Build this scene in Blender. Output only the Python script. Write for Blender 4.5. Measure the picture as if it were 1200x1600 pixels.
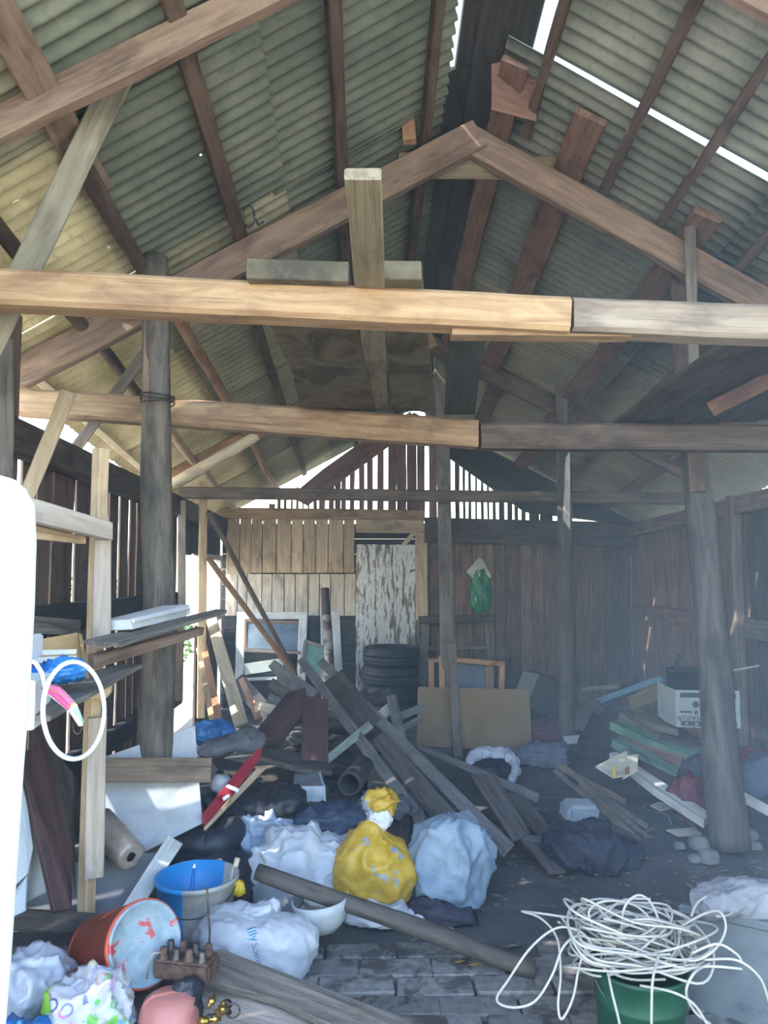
import bpy, bmesh, math, random
from mathutils import Vector, Matrix, noise
from mathutils.bvhtree import BVHTree

for o in list(bpy.data.objects):
    bpy.data.objects.remove(o, do_unlink=True)
sc = bpy.context.scene
COL = sc.collection

# ------------------------------------------------------------------ camera
CZ = 1.55
PITCH = math.atan(95 / 1200)
YAW = math.atan(25 / 1200 * math.cos(PITCH))
cam_d = bpy.data.cameras.new('camera')
cam = bpy.data.objects.new('camera', cam_d)
COL.objects.link(cam)
cam.location = (0, 0, CZ)
cam.rotation_euler = (math.pi / 2 + PITCH, 0, -YAW)
cam_d.sensor_fit = 'VERTICAL'
cam_d.sensor_height = 36
cam_d.lens = 36 * 1200 / 1600
cam_d.clip_start = 0.02
cam_d.clip_end = 400
sc.camera = cam

# ------------------------------------------------------------------ sky, sun, exposure
SUN_EL = math.radians(52)
SUN_DIR = Vector((-0.93 * math.cos(SUN_EL), -0.37 * math.cos(SUN_EL), math.sin(SUN_EL))).normalized()   # towards the sun
world = bpy.data.worlds.new('sky')
sc.world = world
world.use_nodes = True
wn = world.node_tree
wn.nodes.clear()
w_out = wn.nodes.new('ShaderNodeOutputWorld')
w_bg = wn.nodes.new('ShaderNodeBackground')
w_sky = wn.nodes.new('ShaderNodeTexSky')
w_sky.sky_type = 'NISHITA'
w_sky.sun_disc = False
w_sky.sun_elevation = SUN_EL
w_sky.sun_rotation = math.atan2(SUN_DIR.x, SUN_DIR.y)
w_sky.air_density = 1.3
w_sky.dust_density = 0.8
w_bg.inputs['Strength'].default_value = 0.42
wn.links.new(w_sky.outputs[0], w_bg.inputs['Color'])
wn.links.new(w_bg.outputs[0], w_out.inputs['Surface'])
sun_d = bpy.data.lights.new('sun', 'SUN')
sun_d.energy = 4.0
sun_d.angle = math.radians(0.55)
sun_d.color = (1.0, 0.95, 0.86)
sun = bpy.data.objects.new('sun', sun_d)
COL.objects.link(sun)
sun.rotation_euler = (-SUN_DIR).to_track_quat('-Z', 'Y').to_euler()
sun.location = (-10, -4, 14)

sc.view_settings.view_transform = 'Standard'
sc.view_settings.look = 'None'
sc.view_settings.gamma = 1
sc.view_settings.use_curve_mapping = False
sc.view_settings.exposure = 1.3
sc.cycles.max_bounces = 10
sc.cycles.diffuse_bounces = 6
sc.cycles.transparent_max_bounces = 8
sc.cycles.use_denoising = True
sc.cycles.sample_clamp_indirect = 6

# ------------------------------------------------------------------ camera geometry (pixels of the 1200x1600 photograph)
_sp, _cp, _sy, _cy = math.sin(PITCH), math.cos(PITCH), math.sin(YAW), math.cos(YAW)
FW = Vector((_sy * _cp, _cy * _cp, _sp)); RT = Vector((_cy, -_sy, 0)); UP = RT.cross(FW)
CAM = Vector((0, 0, CZ))
def ray(px, py): return FW * 1200 + RT * (px - 600) + UP * (800 - py)
def P(px, py, y):
    d = ray(px, py); return CAM + d * (y / d.y)
def F(px, py, z=0.0):
    d = ray(px, py); return CAM + d * ((z - CZ) / d.z)
def M(px, y): return px * y / 1200.0          # pixels to metres at depth y

# ------------------------------------------------------------------ materials
def lin(c):
    c = c / 255.0
    return c / 12.92 if c <= 0.04045 else ((c + 0.055) / 1.055) ** 2.4
def S(rgb): return (lin(rgb[0]), lin(rgb[1]), lin(rgb[2]), 1)

def new_mat(name):
    m = bpy.data.materials.new(name); m.use_nodes = True
    nt = m.node_tree; b = nt.nodes['Principled BSDF']
    return m, nt, b
def nd(nt, t, **kw):
    n = nt.nodes.new(t)
    for k, v in kw.items(): setattr(n, k, v)
    return n
def obj_coords(nt, scale, rnd=True):
    tc = nd(nt, 'ShaderNodeTexCoord'); mp = nd(nt, 'ShaderNodeMapping')
    mp.inputs['Scale'].default_value = scale
    nt.links.new(tc.outputs['Object'], mp.inputs['Vector'])
    if rnd:
        oi = nd(nt, 'ShaderNodeObjectInfo'); ml = nd(nt, 'ShaderNodeMath', operation='MULTIPLY')
        ml.inputs[1].default_value = 37.0
        nt.links.new(oi.outputs['Random'], ml.inputs[0])
        cb = nd(nt, 'ShaderNodeCombineXYZ')
        for i in range(3): nt.links.new(ml.outputs[0], cb.inputs[i])
        nt.links.new(cb.outputs[0], mp.inputs['Location'])
        return mp.outputs[0], oi.outputs['Random']
    return mp.outputs[0], None
def ramp(nt, fac, stops):
    r = nd(nt, 'ShaderNodeValToRGB')
    e = r.color_ramp.elements
    while len(e) < len(stops): e.new(0.5)
    for i, (p, c) in enumerate(stops):
        e[i].position = p; e[i].color = c if len(c) == 4 else S(c)
    nt.links.new(fac, r.inputs[0])
    return r.outputs[0]
def noise_t(nt, vec, scale, detail=5, rough=0.6, dist=0.0):
    n = nd(nt, 'ShaderNodeTexNoise')
    n.inputs['Scale'].default_value = scale; n.inputs['Detail'].default_value = detail
    n.inputs['Roughness'].default_value = rough; n.inputs['Distortion'].default_value = dist
    nt.links.new(vec, n.inputs['Vector']); return n.outputs['Fac']
def mixc(nt, a, b, fac, mode='MIX'):
    m = nd(nt, 'ShaderNodeMix', data_type='RGBA', blend_type=mode)
    if isinstance(fac, (int, float)): m.inputs[0].default_value = fac
    else: nt.links.new(fac, m.inputs[0])
    for s, v in ((m.inputs[6], a), (m.inputs[7], b)):
        if isinstance(v, (tuple, list)): s.default_value = v if len(v) == 4 else S(v)
        else: nt.links.new(v, s)
    return m.outputs[2]
def bump(nt, b, h, strength, dist=0.01):
    n = nd(nt, 'ShaderNodeBump'); n.inputs['Strength'].default_value = strength; n.inputs['Distance'].default_value = dist
    nt.links.new(h, n.inputs['Height']); nt.links.new(n.outputs[0], b.inputs['Normal'])
def vary(nt, col, rnd, amt, sat=1.0):
    hs = nd(nt, 'ShaderNodeHueSaturation'); hs.inputs['Saturation'].default_value = sat
    mr = nd(nt, 'ShaderNodeMapRange'); mr.inputs['To Min'].default_value = 1 - amt; mr.inputs['To Max'].default_value = 1 + amt
    nt.links.new(rnd, mr.inputs[0]); nt.links.new(mr.outputs[0], hs.inputs['Value']); nt.links.new(col, hs.inputs['Color'])
    return hs.outputs[0]

_cache = {}
def wood(dark, light, stain=None, rough=0.75, amt=0.15, grain=18.0):
    key = ('w', dark, light, stain, rough, amt, grain)
    if key in _cache: return _cache[key]
    m, nt, b = new_mat('weathered_wood')
    v, rnd = obj_coords(nt, (1.3, grain, grain))
    g = noise_t(nt, v, 2.2, 7, 0.65, 0.7)
    c = ramp(nt, g, [(0.30, dark), (0.66, light)])
    v2, _ = obj_coords(nt, (2.2, 5.0, 5.0))
    s = noise_t(nt, v2, 1.6, 4, 0.6, 0.4)
    st = stain or tuple(int(x * 0.62) for x in dark)
    fs = ramp(nt, s, [(0.50, (0, 0, 0, 1)), (0.72, (1, 1, 1, 1))])
    ff = nd(nt, 'ShaderNodeMath', operation='MULTIPLY'); ff.inputs[1].default_value = 0.7
    nt.links.new(fs, ff.inputs[0])
    c = mixc(nt, c, st, ff.outputs[0])
    # fine dark grain lines and knots
    v3, _ = obj_coords(nt, (0.9, 60, 60))
    g3 = noise_t(nt, v3, 1.5, 3, 0.6, 0.3)
    c = mixc(nt, c, tuple(int(x * 0.7) for x in dark), ramp(nt, g3, [(0.60, (0, 0, 0, 1)), (0.70, (.55, .55, .55, 1))]))
    c = vary(nt, c, rnd, amt, 0.78)
    nt.links.new(c, b.inputs['Base Color']); b.inputs['Roughness'].default_value = rough
    b.inputs['Specular IOR Level'].default_value = 0.25
    bump(nt, b, g, 0.35, 0.006)
    _cache[key] = m; return m
def plain(c1, c2=None, rough=0.6, scale=12.0, metal=0.0, bmp=0.15, amt=0.06, spec=0.4, det=5):
    key = ('p', c1, c2, rough, scale, metal, bmp, amt, spec)
    if key in _cache: return _cache[key]
    m, nt, b = new_mat('mottled_surface')
    v, rnd = obj_coords(nt, (1, 1, 1))
    g = noise_t(nt, v, scale, det, 0.62, 0.2)
    c = ramp(nt, g, [(0.35, c1), (0.65, c2 or c1)])
    c = vary(nt, c, rnd, amt)
    nt.links.new(c, b.inputs['Base Color']); b.inputs['Roughness'].default_value = rough
    b.inputs['Metallic'].default_value = metal; b.inputs['Specular IOR Level'].default_value = spec
    if bmp: bump(nt, b, g, bmp, 0.01)
    _cache[key] = m; return m
def patchy(base, base2, patch, lo=0.52, hi=0.58, scale=6.0, rough=0.6, fine=30.0, amt=0.0):
    m, nt, b = new_mat('patchy_surface')
    v, rnd = obj_coords(nt, (1, 1, 1))
    c = ramp(nt, noise_t(nt, v, fine, 5, 0.6), [(0.35, base), (0.65, base2)])
    f = ramp(nt, noise_t(nt, v, scale, 6, 0.65, 0.5), [(lo, (0, 0, 0, 1)), (hi, (1, 1, 1, 1))])
    c = mixc(nt, c, patch, f)
    nt.links.new(c, b.inputs['Base Color']); b.inputs['Roughness'].default_value = rough
    bump(nt, b, f, 0.2, 0.004)
    return m

W_FRONT = wood((152, 108, 58), (194, 152, 94), (120, 84, 56), amt=0.03, grain=12)
W_FRONT_R = wood((134, 116, 98), (168, 150, 130), (84, 72, 66), amt=0.03, grain=12)
W_TIE = wood((140, 104, 68), (188, 152, 106), (86, 54, 36), amt=0.05, grain=12)
W_TIE_D = wood((84, 70, 60), (122, 104, 88), (52, 46, 44), amt=0.05, grain=12)
W_RAFT = wood((116, 90, 72), (158, 128, 106), (80, 62, 54), amt=0.06, grain=12)
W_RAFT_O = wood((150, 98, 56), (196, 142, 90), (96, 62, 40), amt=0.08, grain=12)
W_PUR = wood((112, 76, 58), (152, 110, 86), (66, 48, 42), amt=0.12, grain=12)
W_PUR_D = wood((78, 60, 50), (118, 94, 78), (48, 40, 38), amt=0.15, grain=12)
W_GREY = wood((92, 86, 80), (140, 130, 118), (62, 58, 56), amt=0.12)
W_OLIVE = wood((114, 102, 76), (150, 136, 104), (80, 74, 60), amt=0.06)
W_BROWN = wood((104, 86, 68), (146, 124, 100), (76, 64, 54), amt=0.06)
W_DARK = wood((64, 57, 54), (100, 90, 84), (44, 41, 41), amt=0.2)
W_BLACK = wood((46, 46, 48), (72, 71, 72), (32, 32, 35), amt=0.15)
W_LOG = wood((84, 78, 72), (134, 124, 110), (54, 52, 52), amt=0.05, grain=9)
W_PINE = wood((196, 160, 108), (228, 196, 146), (160, 124, 84), amt=0.05, grain=14)
W_PALE = wood((160, 144, 128), (196, 180, 164), (120, 108, 98), amt=0.05, grain=14)
W_BACKP = wood((162, 132, 94), (212, 186, 146), (112, 84, 60), amt=0.16, grain=14)
W_BACKG = wood((176, 158, 136), (220, 206, 186), (112, 96, 82), amt=0.08, grain=14)
W_BACKB = wood((98, 74, 60), (150, 118, 98), (68, 54, 46), amt=0.26, grain=14)
W_GABLE = wood((116, 82, 72), (156, 116, 102), (72, 52, 48), amt=0.25, grain=14)
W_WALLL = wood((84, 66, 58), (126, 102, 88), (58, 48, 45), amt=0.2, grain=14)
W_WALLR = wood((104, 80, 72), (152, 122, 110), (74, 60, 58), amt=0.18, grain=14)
W_CREAM = wood((196, 176, 140), (228, 212, 178), (146, 120, 88), amt=0.06)
W_ORNG = wood((168, 108, 60), (206, 148, 94), (116, 72, 42), amt=0.08)
W_MAROON = wood((66, 42, 42), (90, 62, 60), (48, 34, 36), amt=0.05, rough=0.55)
W_WHITEP = wood((182, 186, 186), (214, 216, 214), (140, 140, 138), amt=0.04, grain=10)
W_GREENP = wood((88, 140, 120), (116, 166, 146), (60, 90, 76), amt=0.08, grain=8)
W_BLUEP = wood((70, 126, 156), (104, 158, 184), (60, 90, 106), amt=0.05, grain=8)
M_WHITE = plain((225, 228, 232), (240, 242, 244), 0.5, 6, bmp=0.05)
M_STEEL = plain((70, 66, 64), (110, 100, 94), 0.45, 30, metal=0.7)
M_RUST = plain((78, 62, 56), (120, 96, 86), 0.7, 40, metal=0.2, bmp=0.4)
M_BRASS = plain((170, 140, 70), (214, 190, 120), 0.3, 20, metal=0.9)
M_RUBBER = plain((26, 27, 30), (40, 42, 46), 0.55, 20, amt=0.1, bmp=0.1)
M_SACKW = plain((172, 178, 188), (200, 205, 212), 0.65, 5, bmp=0.1)
M_CABLE = plain((160, 158, 152), (188, 186, 178), 0.5, 4, bmp=0.0)

# ------------------------------------------------------------------ object helpers
def tag(o, label=None, cat=None, group=None, kind=None):
    if label: o['label'] = label
    if cat: o['category'] = cat
    if group: o['group'] = group
    if kind: o['kind'] = kind
    return o
def empty(name, loc=(0, 0, 0), label=None, cat=None, group=None, kind=None):
    o = bpy.data.objects.new(name, None); COL.objects.link(o); o.location = loc
    o.empty_display_size = 0.1
    return tag(o, label, cat, group, kind)
def attach(o, parent):
    if parent is not None:
        o.parent = parent
        o.matrix_parent_inverse = Matrix.Translation(-Vector(parent.location)) if parent.parent is None and parent.type == 'EMPTY' else parent.matrix_basis.inverted()
    return o
def mesh_obj(name, verts, faces, mat, parent=None, mw=None, smooth=False):
    me = bpy.data.meshes.new(name)
    me.from_pydata([tuple(v) for v in verts], [], faces)
    me.validate(); me.update()
    if smooth: me.polygons.foreach_set('use_smooth', [True] * len(me.polygons))
    for mm in (mat if isinstance(mat, (list, tuple)) else [mat]): me.materials.append(mm)
    o = bpy.data.objects.new(name, me); COL.objects.link(o)
    if mw is not None: o.matrix_basis = mw
    return attach(o, parent)
def bm_obj(name, bm, mat, parent=None, mw=None, smooth=False):
    me = bpy.data.meshes.new(name); bm.normal_update(); bm.to_mesh(me); bm.free()
    if smooth: me.polygons.foreach_set('use_smooth', [True] * len(me.polygons))
    for mm in (mat if isinstance(mat, (list, tuple)) else [mat]): me.materials.append(mm)
    o = bpy.data.objects.new(name, me); COL.objects.link(o)
    if mw is not None: o.matrix_basis = mw
    return attach(o, parent)
def frame(origin, x, nrm):
    x = x.normalized(); z = (nrm - x * nrm.dot(x)).normalized(); y = z.cross(x)
    m = Matrix((x, y, z)).transposed().to_4x4(); m.translation = origin
    return m
RNG = random.Random(7)
def bar(name, p0, p1, w, t, nrm, mat, parent=None, w1=None, seg=8, rough=0.004, ch=0.12, seed=None, bend=0.0):
    """sawn timber from p0 to p1: width w across, thickness t along nrm, wavy edges, chamfers"""
    p0, p1 = Vector(p0), Vector(p1); L = (p1 - p0).length; w1 = w if w1 is None else w1
    mw = frame(p0, p1 - p0, Vector(nrm))
    sd = RNG.uniform(0, 100) if seed is None else seed
    c = min(w, t) * ch; vs, fs = [], []
    for i in range(seg + 1):
        u = i / seg; hw = (w + (w1 - w) * u) / 2; ht = t / 2
        e1 = noise.noise((u * L * 3, sd, 0)) * rough; e2 = noise.noise((u * L * 3, sd, 9)) * rough
        b = bend * math.sin(u * math.pi)
        xs = u * L
        for k, (a, bb) in enumerate(((-hw + c, -ht), (hw - c, -ht), (hw, -ht + c), (hw, ht - c), (hw - c, ht), (-hw + c, ht), (-hw, ht - c), (-hw, -ht + c))):
            xo = xs + (noise.noise((a * 40, bb * 40, sd + i)) * rough * 2 if i in (0, seg) else 0)
            vs.append((xo, a + (e1 if a > 0 else e2), bb + b + noise.noise((u * L * 4, sd + 3, a * 5)) * rough * 0.6))
    for i in range(seg):
        for k in range(8):
            a = i * 8 + k; b2 = i * 8 + (k + 1) % 8
            fs.append((a, a + 8, b2 + 8, b2))
    fs.append(tuple(range(8))); fs.append(tuple(reversed(range(seg * 8, seg * 8 + 8))))
    return mesh_obj(name, vs, fs, mat, parent, mw)
def pk(name, a, b, wpx, t, mat, label=None, cat='plank', group=None, parent=None, wpx1=None, nrm=None, **kw):
    """timber given by the two ends of its centre line in the photograph (pixel x, pixel y, depth)"""
    p0, p1 = P(*a), P(*b)
    ax = (p1 - p0)
    if nrm is None:
        v = (CAM - (p0 + p1) / 2).normalized(); nrm = v
    nrm = Vector(nrm)
    z = (nrm - ax.normalized() * nrm.dot(ax.normalized())).normalized()
    p0 = p0 - z * t / 2; p1 = p1 - z * t / 2
    o = bar(name, p0, p1, M(wpx, a[2]), t, z, mat, parent, w1=M(wpx1 or wpx, b[2]) , **kw)
    if parent is None: tag(o, label, cat, group)
    return o
def slab(name, pts, t, mat, label=None, cat=None, group=None, parent=None, bev=0.003, away=None, sub=0, warp=0.0):
    """a flat panel with the given outline (3-D points, front face) and thickness t away from the camera"""
    pts = [Vector(p) for p in pts]
    n = Vector((0, 0, 0))
    for i, p in enumerate(pts):
        q = pts[(i + 1) % len(pts)]
        n += Vector(((p.y - q.y) * (p.z + q.z), (p.z - q.z) * (p.x + q.x), (p.x - q.x) * (p.y + q.y)))
    n.normalize()
    cen = sum(pts, Vector()) / len(pts)
    ref = away if away is not None else (cen - CAM)
    if n.dot(ref) > 0: n = -n; pts = pts[::-1]     # n faces the camera
    best = max(range(len(pts)), key=lambda i: (pts[(i + 1) % len(pts)] - pts[i]).length)
    ax = pts[(best + 1) % len(pts)] - pts[best]
    mw = frame(cen, ax, n); inv = mw.inverted()
    bm = bmesh.new()
    top = [bm.verts.new(inv @ p) for p in pts]
    f = bm.faces.new(top)
    r = bmesh.ops.extrude_face_region(bm, geom=[f])
    vs = [g for g in r['geom'] if isinstance(g, bmesh.types.BMVert)]
    bmesh.ops.translate(bm, verts=vs, vec=(0, 0, -t))
    bmesh.ops.recalc_face_normals(bm, faces=bm.faces)
    if bev: bmesh.ops.bevel(bm, geom=list(bm.edges), offset=min(bev, t * 0.3), segments=1, affect='EDGES')
    o = bm_obj(name, bm, mat, parent, mw)
    if parent is None: tag(o, label, cat, group)
    return o
def spx(name, pts, t, mat, label=None, cat=None, group=None, parent=None, **kw):
    return slab(name, [P(*p) for p in pts], t, mat, label, cat, group, parent, **kw)
def tube_geo(pts, rad, sides=8, vs=None, fs=None, cap=True):
    vs = [] if vs is None else vs; fs = [] if fs is None else fs
    pts = [Vector(p) for p in pts]; n = len(pts); base = len(vs)
    t0 = (pts[1] - pts[0]).normalized()
    ref = Vector((0, 0, 1)) if abs(t0.z) < 0.9 else Vector((1, 0, 0))
    nn = (ref - t0 * ref.dot(t0)).normalized()
    for i, p in enumerate(pts):
        t = (pts[min(i + 1, n - 1)] - pts[max(i - 1, 0)]).normalized()
        nn = (nn - t * nn.dot(t)).normalized(); bb = t.cross(nn)
        r = rad[i] if isinstance(rad, (list, tuple)) else rad
        for k in range(sides):
            a = 2 * math.pi * k / sides
            rr = r(i, a) if callable(r) else r
            vs.append(p + nn * math.cos(a) * rr + bb * math.sin(a) * rr)
    for i in range(n - 1):
        for k in range(sides):
            a = base + i * sides + k; b = base + i * sides + (k + 1) % sides
            fs.append((a, b, b + sides, a + sides))
    if cap:
        fs.append(tuple(reversed(range(base, base + sides)))); fs.append(tuple(range(base + (n - 1) * sides, base + n * sides)))
    return vs, fs
def tube(name, pts, rad, mat, parent=None, sides=8, label=None, cat=None, group=None, cap=True):
    c = Vector(pts[0])
    vs, fs = tube_geo([Vector(p) - c for p in pts], rad, sides, cap=cap)
    o = mesh_obj(name, vs, fs, mat, parent, Matrix.Translation(c), smooth=True)
    if parent is None: tag(o, label, cat, group)
    return o
def log(name, p0, p1, r0, r1, mat, label=None, cat='post', group=None, parent=None, crook=0.02, seg=22, sides=16, seed=1):
    """a peeled round pole: crooked, knobbly, tapering; its own X runs along the pole so the grain follows it"""
    p0, p1 = Vector(p0), Vector(p1); L = (p1 - p0).length
    d = p1 - p0; ref = Vector((0, -1, 0)) if abs(d.normalized().y) < 0.8 else Vector((0, 0, 1))
    mw = frame(p0, d, ref); pts = []; rr = []
    for i in range(seg + 1):
        u = i / seg; e = math.sin(u * math.pi) ** 0.5
        pts.append(Vector((u * L, noise.noise((u * L * 1.1, seed, 0)) * crook * e * 2, noise.noise((u * L * 1.1, seed, 7)) * crook * e * 2)))
        base = r0 + (r1 - r0) * u
        rr.append(lambda k, a, base=base, u=u: base * (1 + 0.10 * noise.noise((u * L * 3, math.cos(a) * 1.2 + seed, math.sin(a) * 1.2)) + 0.05 * noise.noise((u * L * 11, math.cos(a) * 3 + seed, math.sin(a) * 3))))
    vs, fs = tube_geo(pts, rr, sides)
    o = mesh_obj(name, vs, fs, mat, parent, mw, smooth=True)
    if parent is None: tag(o, label, cat, group)
    return o
def lathe(name, prof, mat, mw, parent=None, seg=32, a0=0.0, a1=2 * math.pi, label=None, cat=None, group=None, wob=0.0, smooth=True):
    full = abs(a1 - a0 - 2 * math.pi) < 1e-5; n = seg if full else seg + 1
    vs, fs = [], []
    for k in range(n):
        a = a0 + (a1 - a0) * k / seg
        for (r, z) in prof:
            r2 = r * (1 + wob * noise.noise((math.cos(a) * 1.5, math.sin(a) * 1.5, z * 6)))
            vs.append((r2 * math.cos(a), r2 * math.sin(a), z))
    m = len(prof)
    for k in range(seg):
        k2 = (k + 1) % n
        for j in range(m - 1):
            fs.append((k * m + j, k2 * m + j, k2 * m + j + 1, k * m + j + 1))
    o = mesh_obj(name, vs, fs, mat, parent, mw, smooth=smooth)
    if parent is None: tag(o, label, cat, group)
    return o
def blob(name, c, r, mat, label=None, cat=None, group=None, parent=None, rot=(0, 0, 0), sq=2.6, fold=0.06, freq=5.0, seed=0.0, floor=None, sub=5, lump=0.12, stretch=(1, 1, 1), shape=None):
    """crumpled cloth or plastic: a rounded mass with lumps and sharp creases, flattened where it lies"""
    bm = bmesh.new(); bmesh.ops.create_icosphere(bm, subdivisions=sub, radius=1.0)
    R = Matrix.Rotation(rot[2], 3, 'Z') @ Matrix.Rotation(rot[1], 3, 'Y') @ Matrix.Rotation(rot[0], 3, 'X')
    c = Vector(c); s = (r[0] + r[1] + r[2]) / 3; off = Vector((seed * 3.1, seed * 1.7, seed * 2.3))
    for v in bm.verts:
        n = v.co.normalized()
        k = (abs(n.x) ** sq + abs(n.y) ** sq + abs(n.z) ** sq) ** (-1 / sq)
        p = Vector((n.x * k * r[0], n.y * k * r[1], n.z * k * r[2]))
        if shape: p = shape(p)
        q = Vector((p.x * stretch[0], p.y * stretch[1], p.z * stretch[2]))
        l = noise.noise(q / s * 0.9 + off) * lump
        q2 = q + Vector((noise.noise(q * freq * 0.7 + off), noise.noise(q * freq * 0.7 - off), 0)) * 0.06
        cr = 0.0; amp = 1.0; ff = freq
        for o_ in range(3):
            rg = max(0.0, 1 - abs(noise.noise(q2 * ff + off)) * 3.2); cr += amp * (rg * rg * 1.5 - .35); amp *= 0.55; ff *= 1.9
        cr += 1.1 * noise.noise(q2 * freq * .8 - off)
        p = p + n * (l * s + cr * fold * 1.7 * s)
        p = R @ p + c
        if floor is not None and p.z < floor: p.z = floor + 0.002 * noise.noise(p * 30)
        v.co = p - c
    o = bm_obj(name, bm, mat, parent, Matrix.Translation(c), smooth=True)
    if parent is None: tag(o, label, cat, group)
    return o
def box(name, cen, size, mat, parent=None, rot=(0, 0, 0), bev=0.006, label=None, cat=None, group=None, taper=1.0):
    bm = bmesh.new(); bmesh.ops.create_cube(bm, size=1)
    for v in bm.verts:
        k = taper if v.co.z < 0 else 1.0
        v.co = Vector((v.co.x * size[0] * k, v.co.y * size[1] * k, v.co.z * size[2]))
    if bev: bmesh.ops.bevel(bm, geom=list(bm.edges), offset=bev, segments=2, affect='EDGES')
    mw = Matrix.Translation(cen) @ Matrix.Rotation(rot[2], 4, 'Z') @ Matrix.Rotation(rot[1], 4, 'Y') @ Matrix.Rotation(rot[0], 4, 'X')
    o = bm_obj(name, bm, mat, parent, mw)
    if parent is None: tag(o, label, cat, group)
    return o
def text_mesh(body, size):
    cu = bpy.data.curves.new('lettering', 'FONT'); cu.body = body; cu.size = size
    cu.align_x = 'CENTER'; cu.align_y = 'CENTER'; cu.resolution_u = 3
    o = bpy.data.objects.new('lettering', cu); COL.objects.link(o)
    dg = bpy.context.evaluated_depsgraph_get()
    me = bpy.data.meshes.new_from_object(o.evaluated_get(dg))
    vs = [v.co.copy() for v in me.vertices]; fs = [tuple(p.vertices) for p in me.polygons]
    bpy.data.objects.remove(o, do_unlink=True); bpy.data.meshes.remove(me)
    return vs, fs

# ================================================================== SETTING
YB = 9.0                                   # back wall
XW, XE_W = -1.72, 3.14                     # inner faces of the side walls
XR, XL, XE = 0.54, -1.95, 3.35             # ridge, left eave, right eave
def zr(y): return 3.50 + .14 * (9 - y)
def zl(y): return 2.14 + .115 * (9 - y)
def ze(y): return 2.07 + .105 * (9 - y)
def roof(side, y, s):
    if side == 'L': return Vector((XR + (XL - XR) * s, y, zr(y) + (zl(y) - zr(y)) * s))
    return Vector((XR + (XE - XR) * s, y, zr(y) + (ze(y) - zr(y)) * s))
def roof_n(side, y, s):
    a = roof(side, y, s + .05) - roof(side, y, s - .05); b = roof(side, y + .05, s) - roof(side, y - .05, s)
    n = a.cross(b).normalized()
    return n if n.z > 0 else -n

# --- floor: dark earth, laid bricks near the front
m, nt, b = new_mat('dark_earth')
v, _ = obj_coords(nt, (1, 1, 1), False)
n1 = noise_t(nt, v, 3.0, 8, 0.65); n2 = noise_t(nt, v, 40, 4, 0.7)
c = ramp(nt, n1, [(0.35, (66, 68, 71)), (0.55, (86, 87, 88)), (0.75, (108, 106, 102))])
c = mixc(nt, c, (96, 90, 80), ramp(nt, n2, [(0.66, (0, 0, 0, 1)), (0.74, (.7, .7, .7, 1))]))
nt.links.new(c, b.inputs['Base Color']); b.inputs['Roughness'].default_value = 0.9
bump(nt, b, n2, 0.6, 0.02)
M_EARTH = m
vs, fs = [], []
NX, NY = 50, 84
for j in range(NY + 1):
    for i in range(NX + 1):
        x = -1.9 + 5.3 * i / NX; y = 1.0 + 8.3 * j / NY
        z = noise.noise((x * 1.3, y * 1.3, 0)) * 0.018 + noise.noise((x * 6, y * 6, 4)) * 0.008 - 0.012
        if y < 3.35: z = min(z, 0) * 0.3 - 0.01
        vs.append((x, y, z))
for j in range(NY):
    for i in range(NX):
        a = j * (NX + 1) + i; fs.append((a, a + 1, a + NX + 2, a + NX + 1))
floor = mesh_obj('floor', vs, fs, M_EARTH, smooth=True); tag(floor, kind='structure')
M_BRICK = patchy((100, 100, 100), (130, 129, 126), (70, 68, 66), 0.50, 0.60, 7.0, 0.85, 25)
nt = M_BRICK.node_tree; b = nt.nodes['Principled BSDF']
oi = nd(nt, 'ShaderNodeObjectInfo')
lk = b.inputs['Base Color'].links[0].from_socket
nt.links.new(vary(nt, lk, oi.outputs['Random'], 0.22), b.inputs['Base Color'])
brick_me = []
for q in range(4):
    bm = bmesh.new(); bmesh.ops.create_cube(bm, size=1)
    rr = random.Random(q)
    for v in bm.verts:
        v.co = Vector((v.co.x * 0.282 + rr.uniform(-.006, .006), v.co.y * 0.124 + rr.uniform(-.005, .005), v.co.z * 0.06))
    bmesh.ops.bevel(bm, geom=[e for e in bm.edges], offset=0.006, segments=1, affect='EDGES')
    me = bpy.data.meshes.new('brick'); bm.to_mesh(me); bm.free(); me.materials.append(M_BRICK); brick_me.append(me)
rr = random.Random(3)
for j in range(16):
    y = 3.27 - j * 0.134
    off = 0.145 if j % 2 else 0.0
    for i in range(13):
        x = -1.5 + i * 0.293 + off + rr.uniform(-.008, .008)
        if x > 2.1 or (j == 0 and rr.random() < 0.2): continue
        o = bpy.data.objects.new('brick', brick_me[rr.randrange(4)]); COL.objects.link(o)
        o.location = (x, y + rr.uniform(-.004, .004), -0.014 + rr.uniform(-.005, .004))
        o.rotation_euler = (rr.uniform(-.012, .012), rr.uniform(-.012, .012), rr.uniform(-.02, .02))
        o.parent = floor

# --- the yard around the shed
M_YARD = plain((168, 158, 138), (196, 186, 164), 0.95, 0.8, bmp=0.3, amt=0)
vs, fs = [], []
for j in range(41):
    for i in range(41):
        x = -60 + i * 3.0; y = -60 + j * 3.0
        vs.append((x, y, -0.06 - 0.03 * noise.noise((x * .3, y * .3, 2))))
for j in range(40):
    for i in range(40):
        a = j * 41 + i; fs.append((a, a + 1, a + 42, a + 41))
yard = mesh_obj('ground', vs, fs, M_YARD, smooth=True); tag(yard, kind='structure')

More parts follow.
